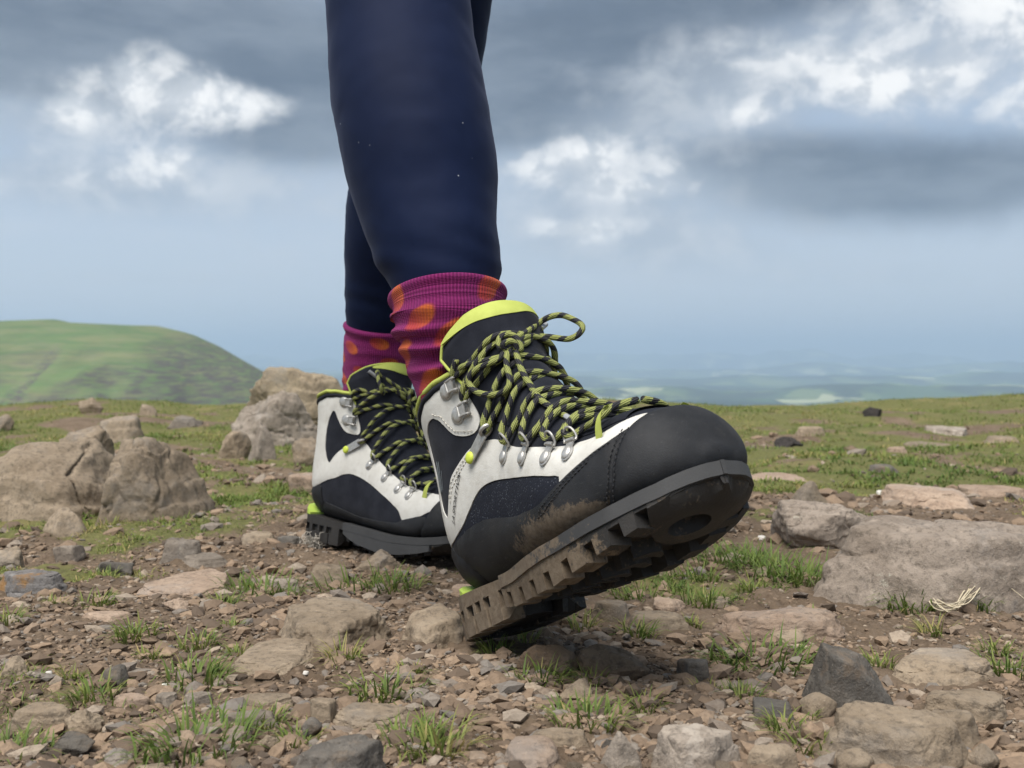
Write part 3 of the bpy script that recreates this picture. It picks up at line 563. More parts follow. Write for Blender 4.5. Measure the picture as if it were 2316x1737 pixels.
for k, i in enumerate(order[:NB]):
    o = bpy.data.objects.new('pebble', pm[rng.integers(18)]); COL.objects.link(o)
    s = min(size[i]*1.5, .021*np.hypot(x[i], y[i])); o.scale = (s, s, s); o.location = (x[i], y[i], z[i]); o.rotation_euler = (rng.normal(0, .12), rng.normal(0, .12), rng.uniform(0, 6.28))
    tag(o, 'small loose pebble lying among the gravel on the bare soil', 'pebble', 'loose pebbles on the bare soil')
rest = order[NB:]; D0, F0 = ico(1); nv = len(D0); n = len(rest)
sc3 = size[rest][:, None]*np.stack([rng.uniform(.7, 1.3, n), rng.uniform(.6, 1.0, n), rng.uniform(.3, .65, n)], 1)*.62
P = D0[None]*(1+rng.normal(0, .16, (n, nv, 1))); P = P*sc3[:, None]; th = rng.uniform(0, 6.28, n); c_, s_ = np.cos(th)[:, None], np.sin(th)[:, None]
tl = rng.normal(0, .25, n)[:, None]
Pz = P[..., 2]+P[..., 0]*tl
P = np.stack([P[..., 0]*c_-P[..., 1]*s_, P[..., 0]*s_+P[..., 1]*c_, Pz], -1)+np.stack([x[rest], y[rest], z[rest]+sc3[:, 2]*.25], 1)[:, None]
Fg = (F0[None]+(np.arange(n)*nv)[:, None, None]).reshape(-1, 3)
me = mesh('gravel', P.reshape(-1, 3), Fg, False); fattr(me, 'tint', np.repeat(rng.random(n), nv))
m, t = new_mat('gravel_stone'); tv = t.attr('tint'); cr = t.node('ShaderNodeValToRGB'); t.put(cr.inputs[0], tv); e = cr.color_ramp.elements
e[0].position = 0.; e[0].color = (.085, .066, .052, 1); e[1].position = 1.; e[1].color = (.36, .29, .22, 1)
for pos_, cc in ((.25, (.165, .120, .085, 1)), (.5, (.235, .170, .118, 1)), (.72, (.29, .21, .145, 1)), (.86, (.17, .155, .14, 1))): q = e.new(pos_); q.color = cc
c = t.mix(t.ramp(t.noise(t.pos, 300, 5, .7), .4, .7, 0., .5), cr.outputs[0], (.11, .08, .058)); t.put(t.b['Base Color'], c); t.put(t.b['Roughness'], .92); t.put(t.b['Specular IOR Level'], .2)
t.put(t.b['Normal'], t.bump(t.noise(t.pos, 600, 4, .7), .6, .001))
go = obj('gravel', me, m); go['kind'] = 'stuff'; go['label'] = 'loose brown gravel strewn over the bare soil'; go['category'] = 'gravel'

# ------------------------------------------------------------------ grass
m, t = new_mat('grass_blade'); M['grass'] = m
tv = t.attr('tint'); hv = t.attr('along')
cr = t.node('ShaderNodeValToRGB'); t.put(cr.inputs[0], tv); e = cr.color_ramp.elements
e[0].position = 0.; e[0].color = (.070, .118, .028, 1); e[1].position = 1.; e[1].color = (.42, .33, .15, 1)
for pos_, cc in ((.30, (.118, .180, .040, 1)), (.58, (.180, .232, .054, 1)), (.76, (.245, .255, .075, 1)), (.88, (.32, .28, .10, 1))): q = e.new(pos_); q.color = cc
c = t.mix(t.ramp(hv, 0., .35, .65, 0.), cr.outputs[0], (.16, .14, .07)); t.put(t.b['Base Color'], c); t.put(t.b['Roughness'], .6); t.put(t.b['Specular IOR Level'], .3)
t.put(t.b['Subsurface Weight'], 0.)
tr = t.node('ShaderNodeBsdfTranslucent'); t.put(tr.inputs[0], c); ms = t.node('ShaderNodeMixShader'); ms.inputs[0].default_value = .35
outn = [n for n in t.n if n.type == 'OUTPUT_MATERIAL'][0]; bs = [n for n in t.n if n.type == 'BSDF_PRINCIPLED'][0]
t.l.new(bs.outputs[0], ms.inputs[1]); t.l.new(tr.outputs[0], ms.inputs[2]); t.l.new(ms.outputs[0], outn.inputs[0])
def blades(x, y, z, length, width, bend, yaw, tint, lean0=None):
    """curved tapered blades: 4 levels, 5 faces in two triangles a quad; returns V, F, tint, along"""
    n = len(x); lev = np.array([0, .4, .75, 1.]); ww = np.array([1., .85, .5, .0])
    dx, dy = np.cos(yaw), np.sin(yaw); l0 = rng.uniform(.0, .35, n) if lean0 is None else lean0
    V = []
    for L, wd in zip(lev, ww):
        out = length*(l0*L+bend*L**2); up = length*np.sqrt(np.clip(1-(l0+bend*L)**2*.75, .06, 1))*L
        c = np.stack([x+dx*out, y+dy*out, z+up], 1); s = np.stack([-dy, dx, 0*x], 1)*(width*wd*.5)[:, None]
        if wd > 0: V += [c-s, c+s]
        else: V += [c]
    V = np.stack(V, 1).reshape(-1, 3); b = (np.arange(n)*7)[:, None]
    F = np.concatenate([b+q for q in ([0, 1, 3], [0, 3, 2], [2, 3, 5], [2, 5, 4], [4, 5, 6])])
    return V, F, np.repeat(tint, 7), np.tile(np.repeat(lev, [2, 2, 2, 1]), n)
def blade_mesh(name, *a, **k):
    V, F, ti, al = blades(*a, **k); me = mesh(name, V, F, True); fattr(me, 'tint', ti); fattr(me, 'along', al); me.materials.append(M['grass']); return me
# turf: nobody could count it
def turf_field(n, r0, r1, power, l0, l1, wd):
    x, y = sample_view(n, r0, r1, power); tt = turf(x, y); cl = np.clip(.75+.9*fbm(np.stack([x, y, 0*x], 1)*17., 2, .5, 55), .12, 1.3); ok = (rng.random(n) < np.clip(tt*1.15-.10, 0, 1)*np.where(np.hypot(x, y) > 5.2, 1, cl)) & free(x, y, -.004)
    x, y = x[ok], y[ok]; k = len(x); p = np.stack([x, y, 0*x], 1); dry = np.clip(.42+.42*fbm(p*3.3, 3, .5, 31), 0, .9)
    L = cl[ok]*rng.uniform(l0, l1, k)*np.clip(.55+.7*tt[ok], .4, 1.3)
    return blades(x, y, gz(x, y)-.002, L, wd*rng.uniform(.7, 1.3, k), rng.uniform(.35, 1.1, k), rng.uniform(0, 6.28, k), np.clip(dry*.85+rng.normal(.16, .18, k), 0, 1))
parts = [turf_field(42000, .52, 1.05, 1.6, .004, .013, .0010), turf_field(90000, .95, 2.2, 1.2, .004, .012, .0015), turf_field(150000, 1.8, 7.2, 1.1, .005, .016, .0032)]
off = 0; Vs, Fs, T1, T2 = [], [], [], []
for V, F, a_, b_ in parts: Vs.append(V); Fs.append(F+off); T1.append(a_); T2.append(b_); off += len(V)
me = mesh('turf', np.concatenate(Vs), np.concatenate(Fs)); fattr(me, 'tint', np.concatenate(T1)); fattr(me, 'along', np.concatenate(T2))
to = obj('turf', me, M['grass']); to['kind'] = 'stuff'; to['label'] = 'short cropped turf growing between the stones'; to['category'] = 'grass'
# single tufts in the gravel
def tuft_mesh(seed, n, spread, lmin, lmax, dry):
    r = np.random.default_rng(seed); a = r.uniform(0, 6.28, n); d = spread*np.sqrt(r.random(n)); 
    return blade_mesh('grass_tuft', d*np.cos(a), d*np.sin(a)*.8, np.full(n, -.003), r.uniform(lmin, lmax, n), r.uniform(.0011, .0020, n), r.uniform(.3, .95, n), a+r.normal(0, .7, n), np.clip(r.normal(dry, .17, n), 0, 1), r.uniform(0, .5, n))
TM = [tuft_mesh(40+k, n_, sp, .010, lm, dr) for k, (n_, sp, lm, dr) in enumerate([(70, .016, .022, .52), (110, .026, .024, .40), (45, .011, .018, .62), (150, .036, .026, .36), (60, .016, .027, .70)])]
TUFTS = [(-0.4657, 1.2009, 1, 0, 'tuft just right of the grey slate on the left'),
 (-0.4496, 1.0409, 1, 2, None),
 (-0.4145, 1.0615, 1.1, 0, None),
 (-0.2681, 1.1342, 1.4, 3, 'broad green tuft between the pinkish slab and the far boot'),
 (-0.2897, 1.0568, 1.1, 0, None),
 (-0.3169, 0.886, 1.1, 0, None),
 (-0.2877, 0.8405, 1, 2, None),
 (-0.2596, 0.8768, 1, 0, None),
 (-0.248, 0.934, 1, 2, None),
 (-0.2209, 0.8533, 0.9, 2, None),
 (-0.2292, 0.7679, 1.15, 1, 'wide tuft behind the white shell fragment'),
 (-0.2878, 0.724, 1.0, 0, 'tuft in front of the egg-shaped stone'),
 (-0.1307, 0.8168, 1.0, 4, 'yellowing tuft in front of the largest flat slab'),
 (-0.165, 1.1601, 1.5, 3, 'large green tuft behind the largest flat slab'),
 (-0.1284, 1.1497, 1.3, 1, 'green tuft behind the split-off slab at the near heel'),
 (-0.089, 0.7373, 1.1, 1, 'tuft behind the flat tan slab'),
 (-0.1573, 0.6755, 0.9, 0, None),
 (-0.1845, 0.6217, 1.15, 3, 'large tuft left of the dark pointed slab at the bottom'),
 (-0.1317, 0.6446, 0.9, 0, None),
 (-0.0422, 0.6208, 1.25, 4, 'tall straw-tipped tuft at the bottom, right of the dark pointed slab'),
 (-0.0579, 0.6331, 1.0, 1, None),
 (-0.0535, 0.9063, 0.9, 4, None),
 (-0.0145, 0.8444, 0.9, 0, None),
 (-0.2923, 0.6124, 1, 1, 'tuft in the bottom left corner'),
 (-0.4575, 0.9568, 1, 0, 'tuft at the left edge below the grey slate'),
 (-0.3196, 0.7702, 0.8, 2, None),
 (-0.074, 0.7843, 0.9, 2, None),
 (0.1313, 1.0858, 1.2, 1, 'blue-green tuft right of the near heel'),
 (0.1953, 1.0583, 1.25, 1, 'bright green tuft left of the large smooth pinkish stone'),
 (0.0124, 0.8982, 0.9, 4, None),
 (0.0627, 0.9425, 1.0, 4, 'yellowish tuft under the near boot arch'),
 (0.108, 0.9077, 1.05, 0, None),
 (0.1647, 0.9597, 0.9, 2, None),
 (0.021, 0.7714, 1.0, 1, 'dark tuft in front of the muddy clod'),
 (0.0578, 0.7667, 0.9, 0, None),
 (0.0881, 0.7004, 0.9, 0, None),
 (0.0486, 0.6654, 1.0, 1, 'tuft above the grey triangular stone'),
 (0.1993, 0.8317, 1.3, 3, 'wide spiky tuft left of the dark wedge-shaped rock'),
 (0.1704, 0.8267, 0.9, 0, None),
 (0.2873, 0.8292, 0.9, 0, 'tuft right of the dark wedge-shaped rock'),
 (0.1401, 0.7496, 0.9, 2, None),
 (0.1585, 0.7284, 0.9, 0, None),
 (0.1924, 0.6889, 0.8, 2, None),
 (0.1702, 0.6554, 0.9, 0, None),
 (0.1738, 0.6273, 0.9, 0, None),
 (0.4262, 1.0631, 1.5, 3, 'large tuft in front of the great flat boulder, behind the pale roots'),
 (0.3886, 1.041, 1.2, 1, None),
 (0.4479, 1.0472, 1.2, 1, None),
 (0.3783, 0.9482, 1.0, 4, 'brownish tuft in front of the pale roots'),
 (0.3816, 0.8168, 1, 1, 'tuft at the right edge above the long smooth stone'),
 (0.3988, 0.8662, 0.9, 0, None),
 (0.2966, 1.1759, 1.6, 3, 'dense tuft at the left foot of the great flat boulder'),
 (0.3285, 1.1531, 1.5, 3, 'dense dark tuft against the front of the great flat boulder'),
 (0.258, 1.264, 1.5, 3, 'large loose tuft right of the near boot sole'),
 (0.29, 1.2583, 1.6, 3, 'large loose tuft left of the dense tufts at the great boulder'),
 (0.2085, 1.1812, 1.2, 1, None),
 (0.2511, 1.1072, 1.1, 0, None)]
for (x, y, s, k, label) in TUFTS:
    o = bpy.data.objects.new('grass_tuft', TM[k]); COL.objects.link(o); o.location = (x, y, float(gz(np.array([x]), np.array([y]))[0])); o.scale = (s, s*.9, s); o.rotation_euler = (0, 0, rng.uniform(0, 6.28))
    tag(o, label or 'small tuft of short green grass growing out of the foreground gravel', 'grass tuft', 'grass tufts in the foreground gravel')

# ------------------------------------------------------------------ hiking boots (local: x toe, y left, z up; right boot, left one mirrored)
# sections across the last: bottom/back point, top/front point, half width, centre shift, widest height, upper and lower roundness
SEC = np.array([
[.2925,.047,.2925,.057,.012,.010,.45,2.0,2.2],[.2885,.042,.2875,.073,.028,.009,.40,2.1,2.4],[.278,.037,.275,.0885,.0395,.007,.34,2.2,2.8],
[.261,.034,.256,.0965,.0475,.004,.30,2.2,3.2],[.236,.031,.230,.099,.0525,.001,.27,2.2,3.4],[.206,.029,.203,.107,.0540,-.002,.26,2.15,3.4],
[.170,.028,.180,.125,.0515,-.003,.27,2.1,3.2],[.132,.029,.162,.142,.0465,-.002,.30,2.05,3.0],[.094,.030,.149,.158,.0425,.000,.34,2.05,2.8],
[.054,.031,.140,.171,.0410,.001,.38,2.1,2.6],[.016,.033,.134,.181,.0405,.001,.41,2.15,2.5],[-.010,.046,.130,.190,.0405,.001,.44,2.2,2.4],
[-.017,.078,.127,.201,.0410,.001,.46,2.2,2.4],[-.014,.115,.124,.213,.0420,.001,.47,2.2,2.4],[-.013,.152,.121,.227,.0440,.001,.48,2.25,2.4],
[-.017,.187,.118,.243,.0470,.001,.48,2.3,2.4]])
NU = len(SEC)-1
def sec(u):
    i = np.clip(np.floor(u).astype(int), 0, NU-1); t = (u-i)[..., None]
    P = lambda k: SEC[np.clip(k, 0, NU)]
    p0, p1, p2, p3 = P(i-1), P(i), P(i+1), P(i+2)
    p0 = np.where((i == 0)[..., None], 2*p1-p2, p0); p3 = np.where((i == NU-1)[..., None], 2*p2-p1, p3)
    return .5*(2*p1+(-p0+p2)*t+(2*p0-5*p1+4*p2-p3)*t*t+(-p0+3*p1-3*p2+p3)*t**3)
def surf0(u, v):
    un = np.clip(u, -1, 0); k0 = 1+un; s = sec(np.maximum(u, 0)); phi = np.clip(np.abs(v), 0, 1)*np.pi; bx, bz, tx, tz, W, yc, tm, nu, nl = [s[..., k] for k in range(9)]
    mx, mz, ex = (bx+tx)/2, (bz+tz)/2, .0018*(1-(1+un)**2)      # u < 0 closes the toe tip
    bx, tx, bz, tz, W = mx+(bx-mx)*k0+ex, mx+(tx-mx)*k0+ex, mz+(bz-mz)*k0, mz+(tz-mz)*k0, W*k0
    c = np.cos(phi); n = np.where(c >= 0, nu, nl); a = np.abs(c)**(2/n)
    t = np.where(c >= 0, tm+(1-tm)*a, tm-tm*a); w_ = W*np.abs(np.sin(phi))**(2/n)
    return np.stack([bx+(tx-bx)*t, yc+np.sign(v)*w_, bz+(tz-bz)*t], -1)
def surf(u, v, off=0.):
    u = np.asarray(u, float); v = np.asarray(v, float); p = surf0(u, v); e = 1e-3
    du = surf0(u+e, v)-surf0(u-e, v); dv = surf0(u, np.clip(v+e, -1, 1))-surf0(u, np.clip(v-e, -1, 1)); n = np.cross(dv, du)
    n = n/(np.linalg.norm(n, axis=-1, keepdims=True)+1e-12); return p+n*np.asarray(off)[..., None]
def frame(u, v):
    """surface frame: origin, along +u, towards the instep, outward"""
    u = np.array([float(u)]); v = np.array([float(v)]); p = surf(u, v)[0]; n = surf(u, v, np.array([1.]))[0]-p; q = surf(u+.01, v)[0]-p
    a = q-n*np.dot(q, n); a /= np.linalg.norm(a); b = np.cross(n, a); tin = surf(u, v*.97)[0]-p
    if np.dot(b, tin) < 0: b = -b
    return p, a, b, n
SU, SV = .0255, .125                                  # metric of the (u, v) sheet for triangulating
def inside(P, poly):
    x, y = P[:, 0], P[:, 1]; r = np.zeros(len(P), bool); j = len(poly)-1
    for i in range(len(poly)):
        xi, yi = poly[i]; xj, yj = poly[j]
        r ^= ((yi > y) != (yj > y)) & (x < (xj-xi)*(y-yi)/(yj-yi+1e-15)+xi); j = i
    return r
def dense(poly, step):
    poly = np.asarray(poly, float); out = []
    for a, b in zip(poly, np.roll(poly, -1, 0)):
        n = max(1, int(np.ceil(np.linalg.norm(b-a)/step))); out += [a+(b-a)*k/n for k in range(n)]
    return np.array(out)
def chaikin(poly, it=1, sharp=()):
    poly = [np.array(p, float) for p in poly]
    for _ in range(it):
        out = []
        for a, b in zip(poly, poly[1:]+poly[:1]): out += [a*.8+b*.2, a*.2+b*.8]
        poly = out
    return np.array(poly)
def dist_poly(P, poly):
    d = np.full(len(P), 9.)
    for a, b in zip(poly, np.roll(poly, -1, 0)):
        ab = b-a; t = np.clip(((P-a)@ab)/(ab@ab+1e-18), 0, 1); d = np.minimum(d, np.linalg.norm(P-(a+t[:, None]*ab), axis=1))
    return d
def tri2(poly, step, hole=None):
    """triangulate a plane polygon with inner points; returns pts, faces, ordered boundary edges"""
    B = dense(poly, step); lo, hi = B.min(0), B.max(0)
    gx_, gy_ = np.meshgrid(np.arange(lo[0], hi[0], step*1.15), np.arange(lo[1], hi[1], step*1.15)); G = np.stack([gx_.ravel(), gy_.ravel()], 1)
    G[::2, 0] += step*.1
    G = G[inside(G, B)] if len(G) else G
    if len(G): G = G[dist_poly(G, B) > step*.55]
    nb = len(B); edges = [(i, (i+1) % nb) for i in range(nb)]; pts = [Vector(p) for p in B]
    if hole is not None:
        Hh = dense(hole, step); edges += [(nb+i, nb+(i+1) % len(Hh)) for i in range(len(Hh))]; pts += [Vector(p) for p in Hh]
        if len(G): G = G[~inside(G, Hh)]; G = G[dist_poly(G, Hh) > step*.5]
    pts += [Vector(p) for p in G]
    v_, e_, f_, *_ = delaunay_2d_cdt(pts, edges, [list(range(nb))], 1, 1e-7)
    v_ = np.array([p[:] for p in v_]); f_ = np.array([f for f in f_ if len(f) == 3])
    if hole is not None: f_ = f_[~inside(v_[f_].mean(1), Hh)]
    a = v_[f_]; ar = (a[:, 1, 0]-a[:, 0, 0])*(a[:, 2, 1]-a[:, 0, 1])-(a[:, 1, 1]-a[:, 0, 1])*(a[:, 2, 0]-a[:, 0, 0]); f_[ar < 0] = f_[ar < 0][:, ::-1]
    cnt = {}
    for f in f_:
        for i in range(3): cnt[(f[i], f[(i+1) % 3])] = 1
    be = [e for e in cnt if (e[1], e[0]) not in cnt]
    return v_, f_, be
def patch(poly, off, lo=0., step=.0042, bevel=.0022, smooth_it=1, bulge=None):
    """panel of leather or rubber laid on the last: outline in (u, v), thickness off"""
    poly = chaikin(poly, smooth_it) if smooth_it else np.asarray(poly, float)
    q = poly*[SU, SV]; v_, f_, be = tri2(q, step); uv = v_/[SU, SV]
    d = dist_poly(v_, q); k = np.clip(d/bevel, 0, 1); k = .45+.55*(1-(1-k)**2); k = np.where((uv[:, 0] < .4) & (np.abs(uv[:, 1]) < 1.1), 1., k)
    o = lo+(off-lo)*k
    if bulge is not None: o = o+bulge(uv)
    P = surf(uv[:, 0], uv[:, 1], o); bi = sorted({i for e in be for i in e}); mp = {b: len(P)+k for k, b in enumerate(bi)}
    Q = surf(uv[bi, 0], uv[bi, 1], np.full(len(bi), lo-.0012)); F = [tuple(f) for f in f_]+[(e[1], e[0], mp[e[0]]) for e in be]+[(e[1], mp[e[0]], mp[e[1]]) for e in be]
    if uv[:, 0].min() < -.9:      # close the toe at its pole
        pole = surf(np.full(24, -.93), np.linspace(-1, 1, 25)[:-1], np.full(24, off)).mean(0); P[uv[:, 0] < -.93] = pole; Q[uv[bi, 0] < -.93] = pole
    return np.concatenate([P, Q]), np.array(F), np.concatenate([uv, uv[bi]])
def tube(path, r, sides=9, caps=True, r_fn=None):
    path = np.asarray(path, float); T = np.gradient(path, axis=0); T /= np.linalg.norm(T, axis=1)[:, None]+1e-12
    ref = np.array([0, 0, 1.]) if abs(T[0, 2]) < .9 else np.array([1., 0, 0]); nrm = np.cross(T[0], ref); nrm /= np.linalg.norm(nrm); rows = []; L = np.r_[0, np.cumsum(np.linalg.norm(np.diff(path, axis=0), axis=1))]
    a = np.arange(sides+1)/sides*2*np.pi; uv = []
    for i in range(len(path)):
        nrm = nrm-T[i]*np.dot(nrm, T[i]); nrm /= np.linalg.norm(nrm)+1e-12; b = np.cross(T[i], nrm); rr_ = r if r_fn is None else r_fn(i/(len(path)-1))*r
        rows.append(path[i]+rr_*(np.cos(a)[:, None]*nrm+np.sin(a)[:, None]*b)); uv.append(np.stack([a/(2*np.pi), np.full(sides+1, L[i])], 1))
    V = np.concatenate(rows); F = [tuple(f) for f in grid_faces(len(path), sides+1)[:, ::-1]]; uv = np.concatenate(uv)
    if caps:
        for k, ring in ((0, list(range(sides))), (len(path)-1, list(range(sides))[::-1])):
            c = len(V); V = np.concatenate([V, path[k][None]]); uv = np.concatenate([uv, [[.5, L[k]]]]); F += [(k*(sides+1)+ring[i], k*(sides+1)+ring[(i+1) % sides], c) for i in range(sides)]
    return V, F, uv
def spline(P, step=.0022):
    P = np.asarray(P, float); out = []
    for i in range(len(P)-1):
        p0 = P[max(i-1, 0)]; p1, p2 = P[i], P[i+1]; p3 = P[min(i+2, len(P)-1)]; n = max(2, int(np.linalg.norm(p2-p1)/step)); t = (np.arange(n)/n)[:, None]
        out.append(.5*(2*p1+(p2-p0)*t+(2*p0-5*p1+4*p2-p3)*t*t+(3*p1-p0-3*p2+p3)*t**3))
    return np.concatenate(out+[P[-1:]])
def join(parts):
    V, F, off = [], [], 0
    for v_, f_ in parts:
        V.append(np.asarray(v_)); F += [tuple(int(i)+off for i in f) for f in f_]; off += len(v_)
    return np.concatenate(V), F
def lathe(profile, origin, axis, a_dir, n=18, sx=1., sy=1.):
    """round part: profile of (radius, height) about axis"""
    axis = np.asarray(axis); a_dir = np.asarray(a_dir); b = np.cross(axis, a_dir); th = np.arange(n)/n*2*np.pi; rows = [origin+axis*h+(np.cos(th)[:, None]*a_dir*sx+np.sin(th)[:, None]*b*sy)*r for r, h in profile]
    V = np.concatenate(rows); F = [tuple(f) for f in grid_faces(len(profile), n, True)]; F.append(tuple(range((len(profile)-1)*n, len(profile)*n)))
    return V, F
def loc_box(origin, ax, ay, az_, x0, x1, y0, y1, z0, z1):
    V = np.array([origin+ax*x+ay*y+az_*z for z in (z0, z1) for y in (y0, y1) for x in (x0, x1)])
    return V, [(0, 2, 3, 1), (4, 5, 7, 6), (0, 1, 5, 4), (2, 6, 7, 3), (0, 4, 6, 2), (1, 3, 7, 5)]

# sole outline
SX = np.array([-.022,-.020,-.015,-.005,.012,.04,.075,.11,.145,.175,.205,.23,.25,.27,.283,.291,.296,.298])
LAT = np.array([0,.011,.022,.032,.0375,.039,.039,.043,.0515,.0570,.0580,.0560,.0515,.042,.032,.021,.010,0])
MED = np.array([0,.010,.021,.031,.037,.038,.037,.039,.045,.0515,.0540,.0535,.0515,.045,.0375,.028,.017,0])
SYC = np.interp(SX, [0, .15, .25, .303], [.001, -.001, .001, .008])
def zbot(x): return np.interp(x, [-.03, -.018, .076, .0765, .10, .18, .22, .25, .28, .30], [.001, -.003, -.002, .008, .003, .0005, .005, .011, .020, .031])
def ztop(x): return np.interp(x, [-.03, -.01, .05, .1, .2, .25, .28, .30], [.036, .034, .031, .028, .028, .032, .037, .043])
def ylat(x): return np.interp(x, SX, SYC-LAT)
def ymed(x): return np.interp(x, SX, SYC+MED)
def outline(x0, x1, grow=0., n=70):
    t = np.linspace(0, np.pi, n); x = x0+(x1-x0)*(1-np.cos(t))/2; s = (x-.14)/.16
    a = np.stack([x+grow*np.clip(s, -1, 1)*np.abs(s)**3, ylat(x)-grow], 1); b = np.stack([x+grow*np.clip(s, -1, 1)*np.abs(s)**3, ymed(x)+grow], 1)
    p = np.concatenate([a, b[::-1]]); keep = [0]
    for i in range(1, len(p)):
        if np.linalg.norm(p[i]-p[keep[-1]]) > 4e-4: keep.append(i)
    if np.linalg.norm(p[keep[-1]]-p[0]) < 4e-4: keep.pop()
    return p[keep]
def prism(poly, zt, zb, step=.007, hole=None, crown=0., bev=0.):
    v_, f_, be = tri2(np.asarray(poly), step, hole); x, y = v_[:, 0], v_[:, 1]; n = len(v_)
    hw = np.maximum((ymed(x)-ylat(x))/2, .004); k = np.clip(np.abs(y-(ymed(x)+ylat(x))/2)/hw, 0, 1.1)**4*crown
    top = np.stack([x, y, zt(x)+0*x], 1); bot = np.stack([x, y, zb(x)+k], 1)
    F = [tuple(f) for f in f_]+[tuple(f[::-1]+n) for f in f_]+[(e[0]+n, e[1]+n, e[1], e[0]) for e in be]
    if bev:   # slightly splayed foot, as moulded lugs are
        c = v_.mean(0); bot[:, :2] = c+(v_-c)*(1-bev)
    return np.concatenate([top, bot]), F
zrec = lambda x: zbot(x)+np.interp(x, [.07, .078, .22, .265, .3], [.013, .0115, .0110, .0090, .0045])

COLLAR_V = np.array([0, .30, .36, .446, .504, .56, .70, .85, 1.]); COLLAR_U = np.array([12.6, 12.9, 13.66, 14.14, 14.50, 14.74, 14.90, 14.96, 14.98])
def ucol(v): return np.interp(np.abs(v), COLLAR_V, COLLAR_U)
# panel outlines in (u, v): v < 0 outer side, v > 0 inner side
WHITE_L = [(13.50,-.372),(14.0,-.45),(14.36,-.505),(14.56,-.56),(14.70,-.70),(14.74,-.85),(14.76,-1.),(11.95,-1.),(11.72,-.85),(11.50,-.75),(11.28,-.70),
 (10.78,-.617),(10.33,-.559),(10.10,-.521),(9.81,-.490),(9.52,-.467),(9.12,-.451),(8.40,-.430),(6.75,-.397),(5.61,-.386),(4.78,-.396),(4.77,-.434),(4.36,-.408),(3.74,-.372),(3.03,-.349),(2.39,-.287),(2.10,-.17),
 (2.24,-.15),(2.80,-.215),(3.30,-.262),(3.81,-.262),(4.48,-.256),(5.10,-.257),(6.0,-.285),(7.52,-.320),(8.19,-.326),(8.81,-.330),(9.83,-.351),(10.50,-.377),(10.98,-.410),(11.30,-.449),(11.52,-.481),(11.78,-.519),(11.74,-.548),(11.63,-.590),
 (11.61,-.640),(12.28,-.700),(12.83,-.712),(13.39,-.715),(13.88,-.705),(14.10,-.665),(14.11,-.603),(13.91,-.553),(13.50,-.514),(12.90,-.489),(12.28,-.455),(11.62,-.411),(10.75,-.352),(10.76,-.326),(11.10,-.318),(11.81,-.323),(12.68,-.340),(13.28,-.356)]
WHITE_M = [(13.50,.345),(14.0,.394),(14.30,.458),(14.44,.510),(14.60,.60),(14.70,.75),(14.76,1.),(11.95,1.),(11.6,.85),(11.1,.70),(10.62,.60),(10.27,.548),
 (9.58,.492),(8.89,.459),(8.07,.436),(7.02,.418),(5.66,.416),(4.89,.435),(4.56,.492),(4.48,.497),(3.40,.462),(2.6,.40),(2.2,.28),(2.3,.20),(2.87,.235),(3.4,.24),(4.24,.234),(5.32,.262),(6.17,.284),(7.37,.303),(8.42,.311),(9.34,.314),(9.95,.335),(10.64,.401),(10.97,.453),(11.05,.486),
 (11.0,.515),(11.47,.535),(12.11,.555),(12.92,.565),(13.42,.545),(13.62,.520),(13.59,.505),(13.0,.479),(12.35,.446),(11.71,.412),(11.18,.372),(10.54,.330),(10.7,.316),(11.85,.314),(13.2,.326)]
RAND_L = [(3.93,-.80),(3.62,-.68),(3.36,-.585),(3.07,-.482),(2.79,-.391),(2.46,-.285),(2.39,-.278),(3.03,-.343),(3.74,-.366),(4.36,-.402),(4.77,-.428),(5.2,-.455),(5.72,-.487),(6.97,-.505),(8.68,-.524),(9.86,-.554),(10.6,-.62),(11.15,-.70),(10.08,-.70),(9.62,-.78),(9.5,-.955),(8.4,-.955),(6.5,-.95),(5.,-.95),(4.15,-.95)]
RAND_M = [(3.93,.86),(3.5,.70),(3.2,.56),(2.9,.47),(3.40,.455),(4.48,.490),(4.96,.515),(5.65,.555),(6.6,.63),(7.6,.70),(8.9,.70),(10.,.70),(9.9,.955),(8.4,.955),(6.5,.95),(5.,.95),(4.15,.95)]
TOE = [(2.21,-.178),(2.46,-.279),(2.79,-.391),(3.07,-.482),(3.36,-.585),(3.64,-.69),(3.95,-.80),(4.1,-.955),(3.0,-.96),(2.0,-.97),(1.0,-.99),(.3,-1.),(-.9999,-1.),(-.9999,-.5),(-.9999,0),(-.9999,.5),(-.9999,1.),(.3,1.),(1.0,.99),(2.0,.97),(3.0,.96),(4.1,.955),(3.95,.86),(3.5,.70),(3.2,.56),(2.85,.45),(2.5,.33),(2.22,.2),(2.12,.08),(2.1,-.06)]
HEEL_L = [(11.18,-.70),(10.08,-.69),(9.60,-.772),(9.5,-.96),(10.2,-.97),(10.7,-.985),(11.9,-.985),(11.7,-.85),(11.48,-.76)]
HEEL_M = [(10.62,.61),(10.0,.70),(9.7,.80),(9.6,.96),(10.2,.97),(10.7,.985),(11.9,.985),(11.6,.86),(11.1,.71)]
SIDE_L = [(4.80,-.402),(5.61,-.392),(6.75,-.403),(8.4,-.436),(9.12,-.457),(9.5,-.473),(9.78,-.496),(10.06,-.527),(10.3,-.565),(10.7,-.62),(10.2,-.60),(9.8,-.56),(8.68,-.53),(6.97,-.511),(5.72,-.493),(5.1,-.452)]
HOOKS = [(13.58,.430),(12.36,.402)]; RINGS = [(7.95,.362),(6.49,.336),(5.33,.320),(4.49,.315)]; STRAP = (10.35, .410, 9.63, .330)
